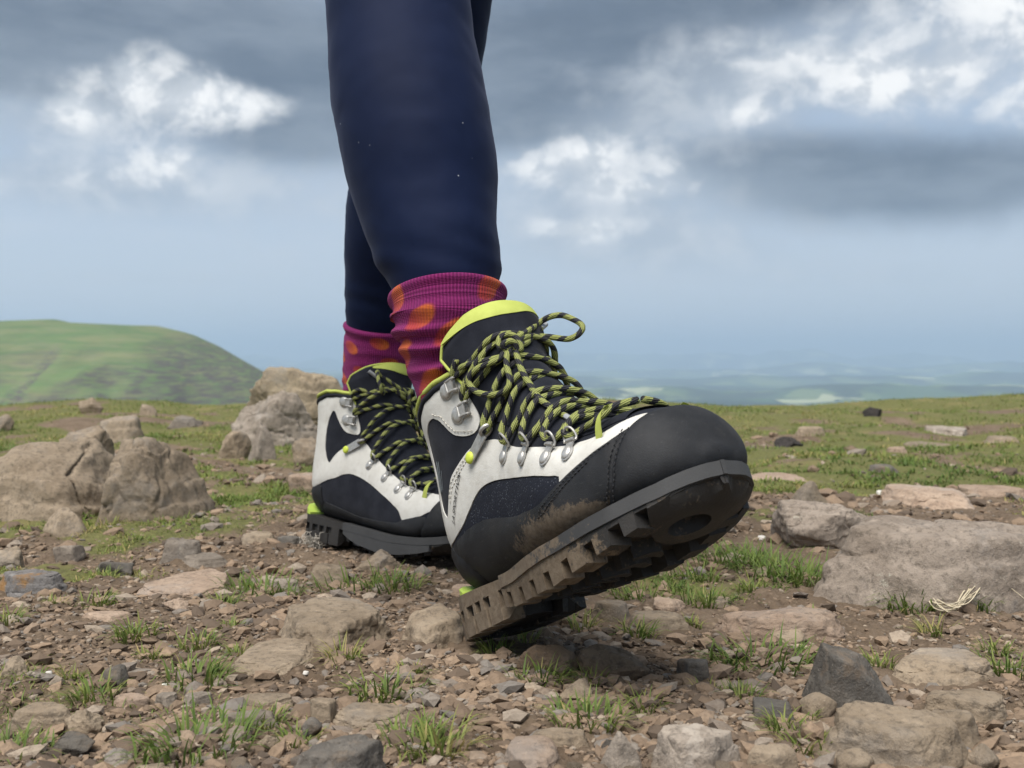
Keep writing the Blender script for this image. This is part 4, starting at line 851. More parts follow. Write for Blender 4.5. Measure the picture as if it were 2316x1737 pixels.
BOW = {'loop_up': [(1318, -123, 2044), (1342, -51, 2073), (1289, 96, 2154), (1163, 297, 2284), (1236, 370, 2306), (1302, 437, 2290), (1375, 473, 2225), (1446, 494, 2145), (1471, 483, 2088), (1452, 437, 2041), (1403, 383, 2028), (1334, 353, 2061), (1253, 308, 2113), (1192, 243, 2146), (1331, 34, 2073), (1342, -48, 2043), (1321, -119, 2004)] ,
'loop_side': [(1328, -186, 1962), (1321, -219, 1936), (1312, -265, 1892), (1251, -326, 1881), (1169, -386, 1875), (1105, -424, 1850), (1071, -436, 1812), (1083, -430, 1755), (1133, -412, 1686), (1225, -379, 1628), (1329, -343, 1594), (1401, -303, 1614), (1406, -276, 1676), (1380, -256, 1757), (1360, -238, 1842), (1348, -204, 1914), (1332, -134, 1969)] ,
'knot': [(1331, -128, 1951), (1323, -193, 1964), (1309, -235, 1989), (1304, -229, 2045), (1307, -194, 2087), (1327, -135, 2098), (1350, -94, 2064), (1374, -83, 1999), (1372, -84, 1951), (1368, -125, 1944), (1387, -136, 1983), (1387, -170, 2011), (1369, -218, 2005), (1346, -231, 1982), (1336, -189, 1963), (1329, -123, 1966)] ,
'tail': [(1342, -118, 1955), (1384, -144, 1888), (1423, -168, 1818), (1455, -184, 1748), (1497, -195, 1664), (1549, -206, 1582), (1599, -217, 1502), (1652, -227, 1431), (1712, -233, 1361), (1777, -230, 1300), (1848, -227, 1236), (1928, -229, 1166)] ,
'tail2': [(1332, -70, 1999), (1342, -15, 2009), (1320, 44, 2045), (1217, 181, 2154), (1148, 311, 2240)] ,
'hook1_lead': [(1305, -147, 1982), (1299, -191, 1936), (1270, -240, 1921), (1163, -321, 1940), (1041, -380, 1965), (953, -409, 1975), (889, -414, 1968)] ,}
EYE_V = {4.49: .232, 5.33: .243, 6.40: .268, 7.80: .308}
def lacing():
    """two lace ends crossing over the tongue from ring to ring up to the hooks"""
    nodes = [(4.55, .236), (5.38, .246), (6.38, .272), (7.80, .312), (9.55, .318), (12.28, .338), (13.50, .352)]
    out = []
    for side in (-1, 1):
        pts = [(3.35, side*.02, .0085), (3.55, side*.12, .0085), (3.9, side*.19, .006)] if side < 0 else [(3.35, .0, .009), (3.5, .10, .0085), (3.9, .19, .006)]
        s = side
        for k, (u, v) in enumerate(nodes):
            hook = k >= 5; pts += [(u-.30, s*v*.80, .0045), (u-.05, s*v*1.02, .0060), (u+.22, s*v*.90, .0085)]
            if k < len(nodes)-1:
                un = nodes[k+1][0]; vn = nodes[k+1][1]; h = .0078 if s < 0 else .0112
                pts += [(u+.22+(un-.30-u-.22)*.32, s*v*.42, h), (u+.22+(un-.30-u-.22)*.66, -s*vn*.32, h-.001)]; s = -s
        end = s; out.append((pts, end))
    return out
def bar_on(u, v, a0, a1, b0, b1, h0, h1):
    p, a, b, n = frame(u, v); return loc_box(p, a, b, n, a0, a1, b0, b1, h0, h1)
def make_boot(label, mirror, R, T, ring_mud):
    root = empty('hiking_boot', label, 'boot', 'hiking boots on the walker')
    mir = np.array([1, -1, 1.]) if mirror else np.ones(3)
    def put(name, V, F, mat, parent=None, smooth=True, sharp=42, uv=None, attrs=None, label=None):
        V = np.asarray(V)*mir
        if mirror: F = [tuple(f)[::-1] for f in F]
        me = mesh(name, V, [tuple(f) for f in F], smooth, sharp)
        if uv is not None:
            L = me.uv_layers.new(name='uv'); idx = np.empty(len(me.loops), np.int32); me.loops.foreach_get('vertex_index', idx); L.data.foreach_set('uv', np.asarray(uv, np.float32)[idx].ravel())
        for k, a in (attrs or {}).items(): fattr(me, k, a)
        return obj(name, me, mat, parent or root, label)
    # inner boot of black textile
    nv = 129; vv = np.linspace(-1, 1, nv); ss = np.linspace(0, 1, 110); UU = np.outer(ss, np.ones(nv))*(ucol(vv)[None]+.98)-.98; VV = np.outer(np.ones(110), vv)
    put('inner_boot', surf(UU.ravel(), VV.ravel()), grid_faces(110, nv), M['textile'], sharp=None)
    # lining behind the collar so that the top does not show an open shell
    cv = np.concatenate([np.linspace(.33, 1, 40), -np.linspace(1, .33, 40)]); cu = ucol(cv); rows = [surf(cu-d_, cv, np.full(len(cv), o_)) for d_, o_ in ((0, .0), (-.02, -.003), (.15, -.0075), (1.6, -.008))]
    put('collar_lining', np.concatenate(rows), grid_faces(4, len(cv)), M['textile'], sharp=None)
    for sgn in (-1, 1):
        c_v = np.linspace(.345, .998, 46)*sgn; V, F, uv = tube(surf(ucol(c_v)+.03, c_v, np.full(46, .0004)), .0026, 9); put('collar_piping', V, F, M['lime'], sharp=None)
        c_v = np.linspace(.35, .998, 46)*sgn; V, F, uv = tube(surf(ucol(c_v)-.17, c_v, np.full(46, .0004)), .0030, 9); put('collar_trim', V, F, M['textile'], sharp=None)
    # tongue: padded, with lime top
    def tw(u): return np.interp(u, [3.0, 5, 8, 11, 13, 14.0, 14.5, 14.85, 15.04], [.20, .22, .27, .31, .345, .385, .400, .370, .26])
    def toff(u): return np.interp(u, [3, 6, 10, 13, 14.4, 15.05], [.0018, .0026, .0036, .005, .0075, .0050])
    us = np.concatenate([np.linspace(2.9, 14.2, 60), np.linspace(14.3, 15.04, 14)]); ks = np.linspace(-1, 1, 37)
    UU = np.outer(us, np.ones(37)); VV = tw(us)[:, None]*ks[None]; edge = 1-np.abs(ks)**6
    puff = .0012*np.abs(np.sin(us*2.1))[:, None]*(1-ks**2)[None]*(us < 13.2)[:, None]
    OO = toff(us)[:, None]*(.35+.65*edge[None])+puff
    V = surf(UU.ravel(), VV.ravel(), OO.ravel()); V2 = surf(UU.ravel(), VV.ravel(), (OO*0-.003).ravel()); n1 = len(V); F = [tuple(f) for f in grid_faces(len(us), 37)]+[tuple(f[::-1]+n1) for f in grid_faces(len(us), 37)]
    ntop = (len(us)-1)*37; F += [(ntop+i, ntop+i+n1, ntop+i+1+n1, ntop+i+1)[::-1] for i in range(36)]
    for i in range(len(us)-1):
        for j in (0, 36):
            q = (i*37+j, (i+1)*37+j, (i+1)*37+j+n1, i*37+j+n1); F.append(q if j == 0 else q[::-1])
    tong = put('tongue', np.concatenate([V, V2]), F, M['textile'], sharp=60)
    bl = lambda uvv: toff(uvv[:, 0])*1.0
    yt = [(15.02,-.24),(14.93,-.32),(14.80,-.372),(14.66,-.31),(14.50,-.215),(14.22,-.11),(14.16,-.015),(14.45,.07),(14.68,.14),(14.82,.20),(14.95,.21),(15.03,.12),(15.05,0),(15.04,-.12)]
    V, F, _ = patch(yt, .0009, .0004, bulge=bl, smooth_it=2); put('tongue_top', V, F, M['lime'], tong)
    ue = np.concatenate([np.linspace(12.9, 15.04, 40)]); le = surf(ue, -tw(ue), toff(ue)*.45); re = surf(ue, tw(ue), toff(ue)*.45); tp_ = surf(np.full(20, 15.05), np.linspace(-.22, .22, 20), np.full(20, .0040))
    V, F, _ = tube(np.concatenate([le, tp_, re[::-1]]), .0013, 7); put('tongue_piping', V, F, M['lime'], tong, sharp=None)
    # leather panels
    for poly in (WHITE_L, WHITE_M): V, F, uv = patch(poly, .0019, 0.); put('leather_panel', V, F, M['white'])
    V, F, uv = patch(SIDE_L, .0008, -.0004); put('side_panel', V, F, M['speck'])
    def mudfield(uv, s): return np.clip(s*np.exp(-(((uv[:, 0]-5.4)/2.4)**2+((np.abs(uv[:, 1])-.68)/.21)**2))*1.5+.4*s*np.clip((np.abs(uv[:, 1])-.80)/.12, 0, 1), 0, 1)
    for poly, nm in ((RAND_L, 'rand'), (RAND_M, 'rand'), (HEEL_L, 'heel_counter'), (HEEL_M, 'heel_counter')):
        V, F, uv = patch(poly, .0027 if nm == 'rand' else .0031, 0.); md = mudfield(uv, ring_mud) if nm == 'rand' and uv[0, 1] < 0 else .18+0*uv[:, 0]
        put(nm, V, F, M['rand'], attrs={'mud': md})
    V, F, uv = patch(TOE, .0034, 0., step=.0046); put('toe_cap', V, F, M['rand'], attrs={'mud': .12+.4*np.clip((np.abs(uv[:, 1])-.86)/.1, 0, 1)})
    # stitching
    def stitch(uvpts, off, dash=.0028, gap=.0016, r=.00042):
        P = dense(np.array(uvpts)*[SU, SV], .0005)[:-1]; 
        P = np.concatenate([np.linspace(a, b, max(2, int(np.linalg.norm((b-a)*[SU, SV])/.0004))) for a, b in zip(np.array(uvpts)[:-1], np.array(uvpts)[1:])])
        S = surf(P[:, 0], P[:, 1], np.full(len(P), off)); L = np.r_[0, np.cumsum(np.linalg.norm(np.diff(S, axis=0), axis=1))]; out = []; s0 = 0.
        while s0+dash < L[-1]:
            tt = np.linspace(s0, s0+dash, 4); seg = np.stack([np.interp(tt, L, S[:, k]) for k in range(3)], 1); V, F, _ = tube(seg, r, 5); out.append((V, F)); s0 += dash+gap
        return out
    st = stitch([(13.95,-.585),(13.62,-.535),(13.0,-.505),(12.3,-.472)][::-1] and [(13.93,-.540),(13.5,-.502),(12.9,-.476),(12.28,-.443),(11.62,-.398),(10.85,-.350)], .0021)+stitch([(11.55,-.560),(11.62,-.520),(11.38,-.485),(11.14,-.449),(10.8,-.412),(10.35,-.383)], .0021)+stitch([(11.40,-.560),(11.46,-.520),(11.22,-.485),(10.98,-.449),(10.66,-.415)], .0021)+stitch([(12.7,.452),(11.9,.40),(11.2,.362),(10.7,.335)], .0021)
    V, F = join(st); o = put('stitching', V, F, M['thread'], sharp=None); o['kind'] = 'stuff'
    s1 = [(2.50,-.310),(2.72,-.391),(3.0,-.482),(3.29,-.585),(3.56,-.69),(3.8,-.78)]
    st = stitch([(u+.16, v) for u, v in s1], .0031, .0022, .0014)+stitch([(u-.05, v) for u, v in s1], .0037, .0022, .0014)+stitch([(3.03,-.365),(3.74,-.388),(4.36,-.423),(4.77,-.449),(5.72,-.506)], .0030, .0022, .0014)+stitch([(3.74,-.405),(4.36,-.440),(4.77,-.466),(5.72,-.522)], .0030, .0022, .0014)
    V, F = join(st); o = put('stitching', V, F, M['darkthread'], sharp=None); o['kind'] = 'stuff'
    # midsole and outsole
    fm = lambda V, base, side=True: np.clip(base*(.35+.65*(V[:, 1] < -.02)), 0, 1)*np.clip(1.25-np.clip((V[:, 0]-.15)/.11, 0, 1)*.95, .2, 1)
    V, F = prism(outline(.085, .2992, .0016), lambda x: ztop(x)+.0012, lambda x: ztop(x)-np.interp(x, [.085, .12, .2, .3], [.008, .008, .0075, .0080]), .008); put('midsole', V, F, M['midsole'], attrs={'mud': fm(V, ring_mud*.75)}, smooth=True, sharp=35)
    V, F = prism(outline(-.022, .298), lambda x: ztop(x)-.001, lambda x: np.where(x < .09, .0205, zrec(x)), .008); sole = put('outsole', V, F, M['sole'], attrs={'mud': fm(V, ring_mud*.85)}, sharp=35)
    V, F = prism(outline(-.018, .092, -.0045), lambda x: .022+0*x, lambda x: zrec(x), .008); put('heel_core', V, F, M['sole'], sole, attrs={'mud': .15+0*V[:, 0]}, sharp=35)
    def edge_poly(x0, x1, depth, side, skew=0., grow=.0008, n=7):
        xs = np.linspace(x0, x1, n); yo = (ylat(xs)-grow) if side < 0 else (ymed(xs)+grow); a = np.stack([xs, yo], 1); xi = np.linspace(x1, x0, n); b = np.stack([xi+skew, (ylat(xi)+depth) if side < 0 else (ymed(xi)-depth)], 1)
        p = np.concatenate([a, b]); return p if side < 0 else p[::-1]
    for side in (-1, 1):
        for x0, x1, dp in ((-.0212, -.004, .012), (.010, .017, .009), (.030, .034, .008), (.044, .049, .008), (.060, .0755, .012)):     # pillars round the heel recesses
            V, F = prism(edge_poly(x0, x1, dp, side, 0., .0003), lambda x: .0222+0*x, lambda x: zrec(x)-.002, .006); put('heel_pillar', V, F, M['sole'], sole, attrs={'mud': fm(V, ring_mud)}, sharp=35)
        for x0, x1 in ((-.0215, .004), (.0085, .028), (.0325, .052), (.0565, .0758)) if side < 0 else ((-.0215, .0065), (.0085, .0300), (.0320, .0540), (.0560, .0758)):                                                    # heel lugs
            V, F = prism(edge_poly(x0, x1, .021, side, .001), lambda x: zrec(x)+.001, zbot, .006, bev=.03); put('lug', V, F, M['sole'], sole, attrs={'mud': fm(V, ring_mud)}, sharp=35)
        for x0, x1 in ((.084, .0915), (.0995, .1160), (.1245, .1425), (.1515, .1695), (.1790, .1955), (.2045, .2225), (.2315, .2460), (.2545, .2640)):    # forefoot edge lugs
            V, F = prism(edge_poly(x0, x1, .0205, side, -.004, .0008 if side < 0 else -.0065), lambda x: zrec(x)+.002, zbot, .006, bev=.10); put('lug', V, F, M['sole'], sole, attrs={'mud': fm(V, ring_mud)}, sharp=35)
    xs = np.linspace(.086, .268, 40); sw = np.concatenate([np.stack([xs, ymed(xs)+.0012], 1), np.stack([xs, ymed(xs)-.0045], 1)[::-1]])[::-1]      # smooth inner sidewall down to the tread
    V, F = prism(sw, lambda x: ztop(x)-.006, lambda x: zbot(x)+np.interp(x, [.086, .12, .2, .27], [.010, .004, .0035, .003]), .006); put('sidewall', V, F, M['midsole'], sole, attrs={'mud': .25*ring_mud+0*V[:, 0]}, sharp=35)
    for k in range(7):                                                                                                                 # middle lugs: small arrowheads
        x0 = .094+k*.0195; yc0 = float(np.interp(x0, SX, SYC)); sg = 1 if k % 2 else -1
        pl = np.array([(x0, yc0-.013), (x0+.006, yc0+sg*.002-.014), (x0+.013, yc0-.004), (x0+.013, yc0+.005), (x0+.006, yc0+.014+sg*.002), (x0, yc0+.013), (x0+.005, yc0)])
        V, F = prism(pl, lambda x: zrec(x)+.002, lambda x: zbot(x)+.0008, .006, bev=.08); put('lug', V, F, M['sole'], sole, attrs={'mud': .35+0*V[:, 0]}, sharp=35)
    hb = np.array([(.006, -.013), (.062, -.014), (.068, 0), (.062, .015), (.006, .014)]); V, F = prism(hb, lambda x: zrec(x)+.001, lambda x: zbot(x)+.003, .007); put('lug', V, F, M['sole'], sole, attrs={'mud': .4+0*V[:, 0]}, sharp=35)
    tp_ = outline(.2715, .2985, .0006); yl_, ym_ = ylat(.2715), ymed(.2715); k_ = np.linspace(1, 0, 9)[1:-1]; toe_poly = np.concatenate([tp_, np.stack([.2715-.034*np.sin(k_*np.pi)**.7, yl_+.001+(ym_-yl_-.002)*k_], 1)])
    th_ = np.linspace(0, 2*np.pi, 26)[:-1]; hole = np.stack([.262+.0120*np.cos(th_), .001+.0165*np.sin(th_)], 1)
    V, F = prism(toe_poly, lambda x: zrec(x)+.0025, lambda x: zbot(x)-.001, .0055, hole=hole, crown=.0075); put('toe_tread', V, F, M['sole'], sole, attrs={'mud': .33+0*V[:, 0]}, sharp=35)
    V, F = prism(outline(-.0213, .008, .0004 if mirror else -.0022), lambda x: np.interp(x, [-.025, -.012, .012], [.0450, .0430, .0330]), lambda x: ztop(x)-.0015, .006); put('heel_insert', V, F, M['limeheel'], sharp=40)
    # hooks, rings, strap
    for sgn in (-1, 1):
        for (u, v) in HOOKS:
            p, a, b, n = frame(u, v*sgn); p = p+n*.0019
            base = lathe([(.0001, .0003), (.0086, .0003), (.0086, .0009), (.0076, .0013)], p, n, a, 20, .85, 1.0); nose = loc_box(p, a, b, n, -.0052, .0052, .006, .0145, .0003, .0016)
            rail = []
            for s_ in (-1, 1):
                pts = np.array([p+a*.0046*s_+b*.0085+n*.001, p+a*.0050*s_+b*.0145+n*.0012, p+a*.0050*s_+b*.0170+n*.0028, p+a*.0050*s_+b*.0168+n*.0050, p+a*.0046*s_+b*.0125+n*.0060, p+a*.0044*s_+b*.0075+n*.0058]); V, F, _ = tube(spline(pts, .001), .0010, 7); rail.append((V, F))
            lip = tube(np.array([p+a*x+b*.0072+n*.0058 for x in np.linspace(-.0046, .0046, 6)]), .0011, 7)[:2]; plate = loc_box(p, a, b, n, -.0046, .0046, .0078, .0150, .0052, .0062)
            V, F = join([base, nose, plate]+rail+[lip]); hk = put('lace_hook', V, F, M['metal']); V, F = lathe([(.0060, .0012), (.0061, .0018), (.0055, .0024), (.0036, .0028), (.0015, .0029)], p, n, a, 18); put('rivet', V, F, M['rivet'], hk)
        for (u, v) in RINGS:
            p, a, b, n = frame(u, v*sgn); p = p+n*.0019
            base = lathe([(.0001, .0003), (.0062, .0003), (.0062, .0010), (.0052, .0014)], p, n, a, 18, .85, 1.); neck = loc_box(p, a, b, n, -.0034, .0034, .003, .0098, .0004, .0015); roll = tube(np.array([p+a*x+b*.0102+n*.0016 for x in np.linspace(-.0040, .0040, 5)]), .0017, 9)[:2]
            th2 = np.linspace(-.12*np.pi, 1.12*np.pi, 18); dr = np.array([p+a*(.0060*np.cos(x))+b*(.0102+.0010+.0072*np.sin(x)*.78)+n*(.0016+.0060*max(np.sin(x), 0)) for x in th2]); dv_, df_, _ = tube(dr, .0009, 8)
            V, F = join([base, neck, roll, (dv_, df_)]); rg = put('lace_ring', V, F, M['metal']); V, F = lathe([(.0044, .0012), (.0046, .0018), (.0040, .0027), (.0026, .0033), (.0010, .0035)], p, n, a, 16, .85, 1.1); put('rivet', V, F, M['rivet'], rg)
        u0, v0, u1, v1 = STRAP; t_ = np.linspace(0, 1, 12); c_ = surf(u0+(u1-u0)*t_, sgn*(v0+(v1-v0)*t_), .0030+.0022*t_); p, a, b, n = frame(10., .37*sgn); dr = c_[-1]-c_[0]; dr /= np.linalg.norm(dr); sd = np.cross(n, dr)
        rows = [np.stack([c_+sd*w2+n*hh for w2, hh in ((-.0048, 0), (-.0050, .0014), (.0050, .0014), (.0048, 0))], 1)]; V = rows[0].reshape(-1, 3); F = [tuple(f) for f in grid_faces(12, 4, True)]+[(0, 1, 2, 3), (47, 46, 45, 44)]
        ring = tube(np.array([c_[-1]+dr*.003+(dr*np.cos(x)+n*np.sin(x)*.8)*.0052 for x in np.linspace(0, 2*np.pi, 16)]), .0017, 8)[:2]
        V, F = join([(V, F), ring]); sp = put('lace_lock', V, F, M['metal'], sharp=40); V, F = lathe([(.0048, .0012), (.0050, .0022), (.0044, .0034), (.0028, .0041), (.0010, .0043)], c_[0]+dr*.001, n, a, 16); put('rivet', V, F, M['limepaint'], sp, label='lime painted rivet of the lace lock')
        # lime webbing loop above the toe
        t_ = np.linspace(0, 1, 14); c_ = surf(3.45-.12*t_, sgn*(.30-.13*t_), .0022+.010*np.sin(t_*np.pi*.62)); V = []
        for i in range(14): q = np.array([1., 0, .25]); V += [c_[i]-q*.0042*(1-.45*t_[i]), c_[i]+q*.0042*(1-.45*t_[i])]
        V = np.array(V); V2 = V+np.array([0, 0, -.0012]); F = [(2*i, 2*i+1, 2*i+3, 2*i+2) for i in range(13)]; F += [tuple(x+28 for x in f[::-1]) for f in F]; put('lace_loop', np.concatenate([V, V2]), F, M['lime'])
    # laces
    for k, (pts, end) in enumerate(lacing()):
        q = np.array(pts); P = surf(q[:, 0], q[:, 1], q[:, 2]); kn = np.array(BOW['knot'])*1e-4; P = np.concatenate([P, [P[-1]*.5+kn[0]*.5+np.array([.004, 0, .0]), kn[0]]]) if end > 0 else P; P = spline(P); P = P+np.stack([fbm(P*70+9.*q_, 2, .5, 60+q_) for q_ in range(3)], 1)*.0006; V, F, uv = tube(P, .0025, 10, r_fn=lambda q_: 1+.07*math.sin(q_*91)+.05*math.sin(q_*217)); put('lace', V, F, M['lace'], uv=uv, sharp=None)
    for nm in ('loop_up', 'loop_side', 'knot', 'tail', 'tail2', 'hook1_lead'):
        P = np.array(BOW[nm])*1e-4; V, F, uv = tube(spline(P, .0018), .0025, 10); put('lace_bow' if 'loop' in nm else 'lace_knot' if nm == 'knot' else 'lace_end', V, F, M['lace'], uv=uv+[0, .37], sharp=None)
        if nm in ('tail', 'tail2'):
            d_ = P[-1]-P[-2]; d_ /= np.linalg.norm(d_); V, F, _ = tube(np.array([P[-1]-d_*.001+d_*.014*x for x in np.linspace(0, 1, 5)]), .0024, 9); put('aglet', V, F, M['aglet'])
    # printing on the leather
    def text_on(body, start, end, height, off, mat, shear):
        cu = bpy.data.curves.new('lettering', 'FONT'); cu.body = body; cu.size = 1.; cu.shear = shear; cu.offset = .012; to_ = bpy.data.objects.new('lettering', cu); COL.objects.link(to_); dg = bpy.context.evaluated_depsgraph_get(); me = bpy.data.meshes.new_from_object(to_.evaluated_get(dg)); bpy.data.objects.remove(to_)
        co = np.array([v_.co[:] for v_ in me.vertices]); fs = [tuple(p_.vertices) for p_ in me.polygons]; wdt = co[:, 0].max(); s = np.array(start); e_ = np.array(end); h_ = 1e-3; mid_ = (s+e_)/2; S1 = lambda q_: surf(np.array([q_[0]]), np.array([q_[1]]))[0]; J = np.stack([(S1(mid_+[h_, 0])-S1(mid_-[h_, 0]))/(2*h_), (S1(mid_+[0, h_])-S1(mid_-[0, h_]))/(2*h_)], 1)
        d3 = J@(e_-s); ln = np.linalg.norm(d3); n3 = np.cross(J[:, 1], J[:, 0]); n3 /= np.linalg.norm(n3); p3 = np.cross(n3, d3/ln); pv_ = np.linalg.lstsq(J, p3, rcond=None)[0]      # letters stand square to the line on the curved leather
        uvp = s+(co[:, :1]/wdt)*(e_-s)+co[:, 1:2]*height*pv_; return surf(uvp[:, 0], uvp[:, 1], np.full(len(uvp), off)), fs
    V, F = text_on('LA SPORTIVA', (10.86, -.585), (10.98, -.470), .0062, .0026, None, .25)
    nrm = np.cross(V[F[0][1]]-V[F[0][0]], V[F[0][2]]-V[F[0][0]]); F = F if nrm[1] < 0 else [f[::-1] for f in F]
    put('lettering', V, F, M['print'], smooth=False, sharp=None)
    em = []
    for u0, v0, u1, v1, wd in ((12.30, -.630, 12.95, -.606, .0022), (12.42, -.652, 13.08, -.630, .0036), (12.5, -.676, 13.05, -.654, .0036), (12.55, -.694, 12.95, -.680, .0026), (12.22, -.612, 12.60, -.588, .0012)):
        t_ = np.linspace(0, 1, 6); c_ = surf(u0+(u1-u0)*t_, v0+(v1-v0)*t_, .0010+0*t_); c2 = surf(u0+(u1-u0)*t_, v0+(v1-v0)*t_+wd/SV*.5, .0010+0*t_); V = np.concatenate([c_, c2]); em.append((V, [(i+6, i+7, i+1, i) for i in range(5)]))
    V, F = join(em); nrm = np.cross(V[F[0][1]]-V[F[0][0]], V[F[0][2]]-V[F[0][0]]); F = F if nrm[1] < 0 else [f[::-1] for f in F]; put('emblem', V, F, M['greyprint'], smooth=False, sharp=None)
    root.matrix_world = Matrix.Translation(Vector(T)) @ Matrix([list(r) for r in R]).to_4x4()
    return root
def rot(y, p, r):
    y, p, r = np.radians([y, p, r]); cr_, sr = np.cos(r), np.sin(r); cp, sp = np.cos(p), np.sin(p); cy, sy = np.cos(y), np.sin(y)
    return np.array([[cy, -sy, 0], [sy, cy, 0], [0, 0, 1]])@np.array([[cp, 0, -sp], [0, 1, 0], [sp, 0, cp]])@np.array([[1, 0, 0], [0, cr_, -sr], [0, sr, cr_]])
NEAR_R, NEAR_T = rot(-58.4, 24, .2), (-.0093, .877, -.0032); FAR_R, FAR_T = rot(-44.08, -1.35, -6.34), (-.2585, 1.4726, -.0221)
make_boot('near muddy white and black hiking boot with its toe raised, heel touching the ground', False, NEAR_R, NEAR_T, 1.0)
make_boot('far white and black hiking boot planted flat behind the raised one', True, FAR_R, FAR_T, .45)

# ------------------------------------------------------------------ the walker's legs
def ring_tube(rows, n=40, cap=True):
    """rows: (centre, radius across, radius along view depth)"""
    th = np.arange(n)/n*2*np.pi; V = []
    C = np.array([r[0] for r in rows]); T = np.gradient(C, axis=0); T /= np.linalg.norm(T, axis=1)[:, None]
    for (c, rx, ry), t_ in zip(rows, T):
        a = np.array([1., 0, 0]); a = a-t_*np.dot(a, t_); a /= np.linalg.norm(a); b = np.cross(t_, a); V.append(np.array(c)+np.cos(th)[:, None]*a*rx+np.sin(th)[:, None]*b*ry)
    return np.concatenate(V), T
def unpix(px, py, d):
    pit = math.atan(48.5/2400); c, s = math.cos(pit), math.sin(pit); dx = (px-1158)/2400; dv = (868.5-py)/2400; k = d/(c+dv*s); return np.array([dx*k, d, CAM_H+(-s+dv*c)*k])
# measured widths of both lower legs, as (height in view, left, right, distance)
def leg_rows(tab): return [(unpix((l+r)/2, y, d), (r-l)/2/2400*d, (r-l)/2/2400*d*k) for (y, l, r, d, k) in tab]
near_tab = [(760, 930, 1085, .912, .9), (700, 912, 1112, .917, .95), (655, 895, 1126, .922, 1.0), (610, 873, 1135, .930, 1.03), (585, 860, 1136, .934, 1.04), (560, 848, 1135, .938, 1.03), (545, 841, 1131, .941, 1.03), (520, 830, 1129, .945, 1.04), (470, 811, 1128, .955, 1.05), (420, 793, 1127, .964, 1.08), (370, 780, 1124, .972, 1.1), (320, 770, 1117, .981, 1.1), (270, 760, 1108, .990, 1.1), (220, 752, 1098, .998, 1.08), (160, 748, 1085, 1.008, 1.05), (100, 745, 1074, 1.018, 1.02), (50, 742, 1067, 1.026, 1.0), (0, 740, 1062, 1.034, 1.0)]
far_tab = [(850, 792, 915, 1.452, 1.), (780, 792, 924, 1.440, 1.), (735, 786, 932, 1.433, 1.03), (710, 782, 938, 1.428, 1.05), (660, 780, 946, 1.42, 1.08), (600, 780, 962, 1.408, 1.1), (550, 779, 978, 1.398, 1.12), (500, 780, 995, 1.388, 1.14), (430, 793, 1022, 1.372, 1.14), (350, 812, 1045, 1.352, 1.1), (260, 832, 1068, 1.332, 1.05), (165, 846, 1087, 1.31, 1.0), (60, 862, 1101, 1.288, 1.0), (0, 872, 1113, 1.276, 1.0)]
nr = leg_rows(near_tab); fr = leg_rows(far_tab)
def extend(rows, hip, r0):
    c0 = rows[-1][0]; r_ = rows[-1][1]; d0 = rows[-1][0]-rows[-3][0]; d0 = d0/np.linalg.norm(d0)
    for t_ in np.linspace(.12, 1, 8): rows.append((c0*(1-t_)+hip*t_+d0*.10*np.sin(t_*np.pi)*(1-t_), r_+(r0-r_)*t_, r_+(r0*1.05-r_)*t_))
extend(nr, np.array([-.205, 1.150, .93]), .090); extend(fr, np.array([-.075, 1.235, .93]), .090)
pel = [(np.array([-.14, 1.185, z_]), rx, ry) for z_, rx, ry in ((.86, .145, .10), (.92, .175, .125), (.98, .172, .125), (1.04, .150, .11), (1.10, .135, .10))]
parts = []
for rows in (nr, fr, pel):
    V, _ = ring_tube(rows); n = len(rows); F = [tuple(f) for f in grid_faces(n, 40, True)]+[tuple(range(40))[::-1], tuple(range((n-1)*40, n*40))]; parts.append((V, F))
V, F = join(parts); tmp = bpy.data.objects.new('tmp', mesh('tmp', V, F)); COL.objects.link(tmp)
md = tmp.modifiers.new('r', 'REMESH'); md.mode = 'VOXEL'; md.voxel_size = .0055; sm = tmp.modifiers.new('s', 'SMOOTH'); sm.iterations = 6; sm.factor = .5
pm_ = bpy.data.meshes.new_from_object(tmp.evaluated_get(bpy.context.evaluated_depsgraph_get())); bpy.data.objects.remove(tmp); pm_.name = 'person'
co = np.empty(len(pm_.vertices)*3, np.float32); pm_.vertices.foreach_get('co', co); co = co.reshape(-1, 3).astype(float)
nm_ = np.empty(len(pm_.vertices)*3, np.float32); pm_.vertices.foreach_get('normal', nm_); nm_ = nm_.reshape(-1, 3)
wr = .0011*fbm(co*[14, 14, 30], 2, .5, 71)+.0007*np.abs(fbm(np.stack([co[:, 0]*30+co[:, 2]*26, co[:, 1]*30, co[:, 2]*20-co[:, 0]*24], 1), 2, .5, 73))+.0007*np.exp(-((co[:, 2]-.305)/.022)**2)*np.sin(co[:, 2]*260+co[:, 0]*75+co[:, 1]*40); co = co+nm_*wr[:, None]
pm_.vertices.foreach_set('co', co.astype(np.float32).ravel()); pm_.polygons.foreach_set('use_smooth', np.ones(len(pm_.polygons), bool)); pm_.update(); pm_.materials.clear(); pm_.materials.append(M['leggings'])
person = obj('person', pm_); tag(person, 'walking person in navy blue leggings, seen from the knees down in mid-stride', 'person')
